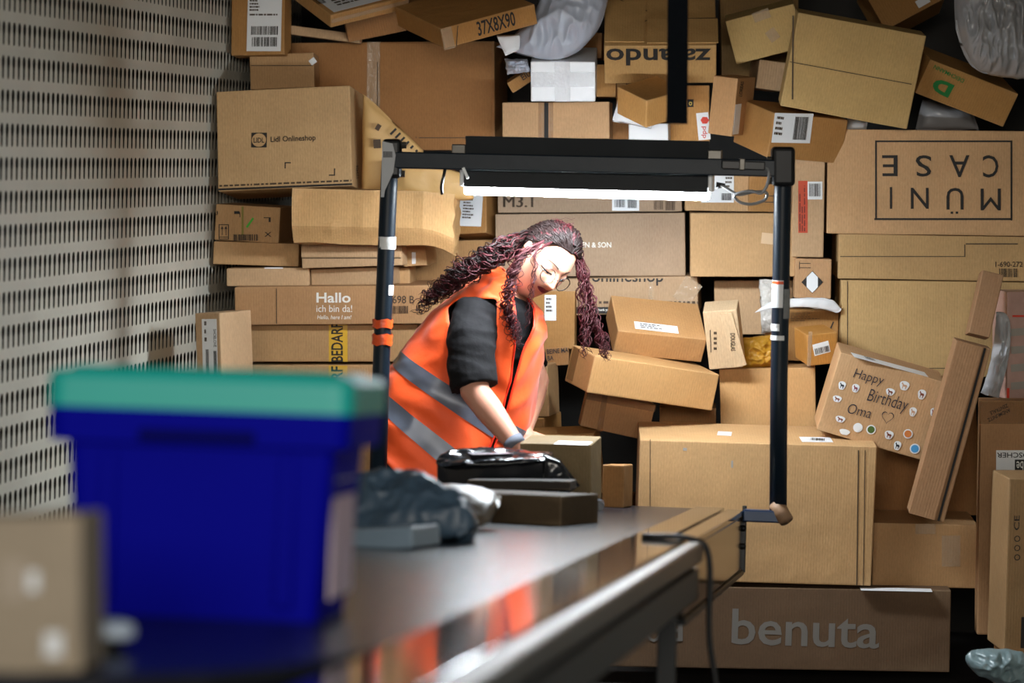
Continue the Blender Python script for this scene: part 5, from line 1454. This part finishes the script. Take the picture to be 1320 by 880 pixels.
# ---- hi-vis vest: a sheet round the torso with arm holes and an open front
VEST = mat('orange_hi_vis_fabric', lin(255, 88, 14), 0.6, var=0.05, vscale=12, bump=0.25, bscale=18)
VB = VEST.node_tree.nodes['Principled BSDF']; VB.inputs['Sheen Weight'].default_value = 0.2
BAND = mat('grey_reflective_band', lin(98, 104, 118), 0.35, metal=0.15, var=0.08, vscale=30)
PIPE = mat('orange_edge_binding', lin(245, 50, 16), 0.5)
PHI0 = math.radians(-60)                                    # the open front faces a little towards the camera
def gap(v): return math.radians(2+24*min(1.0, max(0.0, (v-0.50)/0.36))**1.2)
def vest_pt(v, w, lift=0.0):
    """w in 0..1 round the body from one front edge to the other"""
    gv = gap(v)
    phi = PHI0 + gv + (2*math.pi-2*gv)*w
    wr = noise.noise(Vector((w*16, v*5, 1.7)))*0.010 + noise.noise(Vector((w*7+v*3, v*13, 4.2)))*0.009 - abs(noise.noise(Vector((w*11-v*9, v*6+w*5, 8.3))))*0.016
    flare = 0.016*max(0, 0.35-v)/0.35
    return torso_pt(v, phi, 1.0, 0.012+wr+flare+lift)
NW, NVV = 150, 90
grid = [[vest_pt(j/NVV, i/NW) for i in range(NW+1)] for j in range(NVV+1)]
def to_px(p):
    d = p-CAMP; return (CX+F_PX*d.dot(RIGHT)/d.y, CY-F_PX*d.dot(UP)/d.y)
def in_hole(p):
    x, y = to_px(p)
    if p.y < YP:      # near armhole
        t = (y-385)/(512-385)
        if 0 < t < 1:
            l = 577+6*t+18*t*t - 14*math.sin(min(1, t)*math.pi)*0 ; r = 643-4*t-26*t*t
            if t < 0.08: l += (0.08-t)*200
            return l < x < r
        return False
    return ((x-664)/24)**2+((y-432)/34)**2 < 1
V = [PI_ @ p for r in grid for p in r]; Fc = []
for j in range(NVV):
    for i in range(NW):
        c = (grid[j][i]+grid[j][i+1]+grid[j+1][i]+grid[j+1][i+1])/4
        if in_hole(c): continue
        k = j*(NW+1)+i; Fc.append((k, k+1, k+NW+2, k+NW+1))
vest = mesh_obj('hi_vis_vest', V, Fc, VEST, pers, True)
bm = bmesh.new(); bm.from_mesh(vest.data)                    # even out the cut edge of the arm holes
bmesh.ops.delete(bm, geom=[v for v in bm.verts if not v.link_faces], context='VERTS')
rim = {}
for e in bm.edges:
    if len(e.link_faces) == 1:
        a_, b_ = e.verts
        rim.setdefault(a_, []).append(b_); rim.setdefault(b_, []).append(a_)
outer = set()
for v in rim:
    w_ = pers.location+v.co; x_, y_ = to_px(w_)
    if not (560 < x_ < 705 and 370 < y_ < 525): outer.add(v)
for it in range(14):
    new = {v: (v.co*0.5+(nb_[0].co+nb_[1].co)*0.25) for v, nb_ in rim.items() if v not in outer and len(nb_) == 2}
    for v, c_ in new.items(): v.co = c_
bm.to_mesh(vest.data); bm.free()
vest.data.polygons.foreach_set('use_smooth', [True]*len(vest.data.polygons))
sm = vest.modifiers.new('cloth_thickness', 'SOLIDIFY'); sm.thickness = 0.003; sm.offset = 1
def band(v0, v1, w0=0.0, w1=1.0, name='reflective_band'):
    V, Fc = [], []; rows = 6; n = 150
    keep = []
    for j in range(rows+1):
        for i in range(n+1):
            V.append(vest_pt(v0+(v1-v0)*j/rows, w0+(w1-w0)*i/n, 0.0052))
    for j in range(rows):
        for i in range(n):
            k = j*(n+1)+i
            c = (V[k]+V[k+1]+V[k+n+1]+V[k+n+2])/4
            if in_hole(c): continue
            Fc.append((k, k+1, k+n+2, k+n+1))
    return mesh_obj(name, [PI_ @ p for p in V], Fc, BAND, vest, True)
band(0.155, 0.225); band(0.33, 0.40)
# bright binding along both front edges and the near armhole fold
for w in (0.0, 1.0):
    tube_obj('edge_binding', [PI_ @ vest_pt(v, w, 0.003) for v in np.linspace(0.02, 0.97, 40)], 0.0035, PIPE, vest, 6)
# wrist cuff of the near arm
tube_obj('wrist_cuff', [PI_ @ RE.lerp(RW, 0.93), PI_ @ RE.lerp(RW, 1.06)], [0.031, 0.030], mat('grey_glove_knit', lin(92, 96, 108), 0.8), pers, 18)

# ---- hair
HAIR = mat('dark_red_hair', lin(54, 15, 20), 0.5, var=0.5, vscale=22, spec=0.22)
HAIRD = mat('dark_brown_hair', lin(24, 14, 13), 0.55, var=0.4, vscale=22, spec=0.18)
capV, capF, ok = [], [], []
nu, nv = 72, 54
for j in range(nv+1):
    th = -math.pi/2+math.pi*j/nv
    for i in range(nu):
        a = 2*math.pi*i/nu
        d = Vector((math.cos(th)*math.cos(a), math.cos(th)*math.sin(a), math.sin(th)))
        p = head_vert(d.x, d.y, d.z)
        q = Vector((p.x*1.07, p.y*(1.07 if p.y < 0 else 1.035)-0.003, p.z*1.07 if p.z > 0 else p.z))
        q += d*0.004*noise.noise(d*7)
        capV.append(PI_ @ (HM @ q))
        line = 0.074-0.10*max(0, abs(p.x)-0.028) - (0.0 if p.y > 0.04 else (0.04-p.y)*1.5)
        ok.append(p.z > line)
for j in range(nv):
    for i in range(nu):
        f = (j*nu+i, j*nu+(i+1) % nu, (j+1)*nu+(i+1) % nu, (j+1)*nu+i)
        if all(ok[k] for k in f): capF.append(f)
cap = mesh_obj('hair', capV, capF, HAIRD, pers, True)
def strands(name, specs, m):
    V, Fc = [], []
    for ctrl, A, wl, r, ph, n in specs:
        c = catmull(ctrl, n)
        L_ = 0; pts = []
        for i, p in enumerate(c):
            if i: L_ += (c[i]-c[i-1]).length
            t = i/(n-1)
            tg = (c[min(i+1, n-1)]-c[max(i-1, 0)]).normalized()
            s1 = tg.cross(Vector((0, 1, 0))); s1 = s1.normalized() if s1.length > 1e-4 else Vector((1, 0, 0)); s2 = tg.cross(s1)
            a = A*min(1, t*3)*(0.7+0.5*t); w = ph+L_/wl*2*math.pi
            pts.append(p+s1*(a*math.cos(w))+s2*(a*math.sin(w)))
        v, f = tube_geo(pts, [r*(1-0.55*(i/(n-1))**2) for i in range(n)], 5)
        k = len(V); V += [PI_ @ p for p in v]; Fc += [tuple(i+k for i in q) for q in f]
    return mesh_obj(name, V, Fc, m, cap, True)
def jit(px, py, Y, s, sy=0.02): return P(px+prng.gauss(0, s), py+prng.gauss(0, s), Y+prng.gauss(0, sy))
def surf(dx, dy, dz, k=1.1):
    d = Vector((dx, dy, dz)).normalized(); p = head_vert(d.x, d.y, d.z); return HM @ Vector((p.x*k, p.y*k-0.002, p.z*(k-0.02)))
sp = []
for i in range(260):                                        # combed back over the scalp
    s = prng.choice((-1, -1, 1)); x = prng.uniform(0.02, 0.9)*s
    st = surf(x*0.55, 0.62-0.25*abs(x), 0.78-0.1*abs(x), 1.06+prng.uniform(0, .04))
    m1 = surf(x*1.0, 0.1, 0.75-0.5*abs(x), 1.09+prng.uniform(0, .05)); m2 = surf(x*0.9, -0.6, 0.45-0.5*abs(x), 1.13+prng.uniform(0, .08))
    en = surf(x*0.6, -1.0, -0.35, 1.2+prng.uniform(0, .1))
    sp.append(([st, m1, m2, en], prng.uniform(.002, .006), prng.uniform(.03, .06), prng.uniform(.0014, .0024), prng.uniform(0, 6.28), 34))
for i in range(90):                                         # from the hairline at the forehead to the sides and back
    s = prng.choice((-1, -1, 1)); x = prng.uniform(0.0, 0.85)
    st = surf(s*x*0.72, 0.80-0.35*x, 0.66-0.12*x, 1.05)
    m1 = surf(s*(0.25+x*0.75), 0.35, 0.85-0.55*x, 1.12+prng.uniform(0, .05)); m2 = surf(s*(0.5+x*0.5), -0.35, 0.62-0.5*x, 1.14+prng.uniform(0, .07)); en = surf(s*0.5, -0.9, -0.2, 1.18+prng.uniform(0, .08))
    sp.insert(0, ([st, m1, m2, en], prng.uniform(.001, .005), prng.uniform(.03, .06), prng.uniform(.0014, .0022), prng.uniform(0, 6.28), 34))
strands('scalp_strands', sp[:290], HAIRD); strands('scalp_strands', sp[290:], HAIR)
sp = []
for i in range(150):                                        # curly mass over the near shoulder and back
    k = prng.random()
    st = surf(-0.2-0.7*prng.random(), -0.55-0.4*prng.random(), 0.45-0.9*prng.random(), 1.1)
    e = prng.random()
    pts = [st, jit(648-6*k, 312+26*k, 8.10, 4), jit(620-6*k, 328+22*k, 8.12, 5), jit(592, 346+16*k, 8.14, 5)]
    if e > 0.25: pts.append(jit(572, 362+14*k, 8.16, 5))
    if e > 0.55: pts.append(jit(555-6*k, 379+10*k, 8.17, 5))
    if e > 0.9: pts.append(jit(540, 400, 8.17, 4))
    sp.append((pts, prng.uniform(.007, .016), prng.uniform(.034, .065), prng.uniform(.0014, .0026), prng.uniform(0, 6.28), 80))
strands('back_curls', sp[:60], HAIRD); strands('back_curls', sp[60:], HAIR)
sp = []
for i in range(34):                                         # lock before the ear, falling on the vest
    k = prng.random()
    sp.append(([surf(-0.85, 0.30, 0.55, 1.1), jit(671, 330, 8.06, 3, .01), jit(662-6*k, 358, 8.06, 4, .01), jit(658-6*k, 390, 8.06, 4, .01), jit(661-4*k, 415, 8.06, 4, .01), jit(665, 428+22*k, 8.06, 4, .01)], prng.uniform(.005, .011), prng.uniform(.03, .05), prng.uniform(.0011, .0019), prng.uniform(0, 6.28), 80))
for i in range(6):
    sp.append(([surf(-0.7, 0.45, 0.62, 1.1), jit(692, 325, 8.03, 2, .005), jit(690, 345, 8.02, 2, .005), jit(685, 372, 8.02, 2, .005), jit(683, 395, 8.04, 2, .005), jit(680, 420, 8.05, 3, .005)], prng.uniform(.003, .006), prng.uniform(.035, .05), prng.uniform(.0010, .0015), prng.uniform(0, 6.28), 70))
strands('ear_lock', sp, HAIR)
sp = []
for i in range(46):                                         # long locks hanging in front of the face, far side
    k = prng.random(); far = prng.random() < 0.6
    st = surf(0.1+0.5*prng.random(), 0.75, 0.70, 1.08)
    if far: pts = [st, jit(742, 322, 8.16, 2, .01), jit(751, 348, 8.17, 3, .01), jit(758, 382, 8.17, 3, .01), jit(766, 416, 8.17, 3, .01), jit(775, 440, 8.17, 4, .01), jit(783, 452+14*k, 8.17, 3, .01)]
    else: pts = [st, jit(740, 326, 8.15, 2, .01), jit(747, 352, 8.15, 2, .01), jit(750, 382, 8.15, 3, .01), jit(752, 412, 8.15, 3, .01), jit(754, 428+16*k, 8.15, 4, .01), jit(752, 438+22*k, 8.15, 4, .01)]
    sp.append((pts, prng.uniform(.003, .008), prng.uniform(.03, .055), prng.uniform(.0012, .0020), prng.uniform(0, 6.28), 90))
strands('front_locks', sp, HAIR)
sp = []
for i in range(26):                                         # short frizz round the crown
    a = prng.uniform(-0.6, 0.9)
    st = surf(prng.uniform(-.7, .7), prng.uniform(-.6, .5), 0.8, 1.1)
    sp.append(([st, st+Vector((prng.gauss(0, .012), prng.gauss(0, .01), .008)), st+Vector((prng.gauss(-.01, .02), prng.gauss(0, .02), .010))], 0.002, 0.03, 0.0007, prng.uniform(0, 6.28), 16))
strands('flyaway_hair', sp, HAIR)
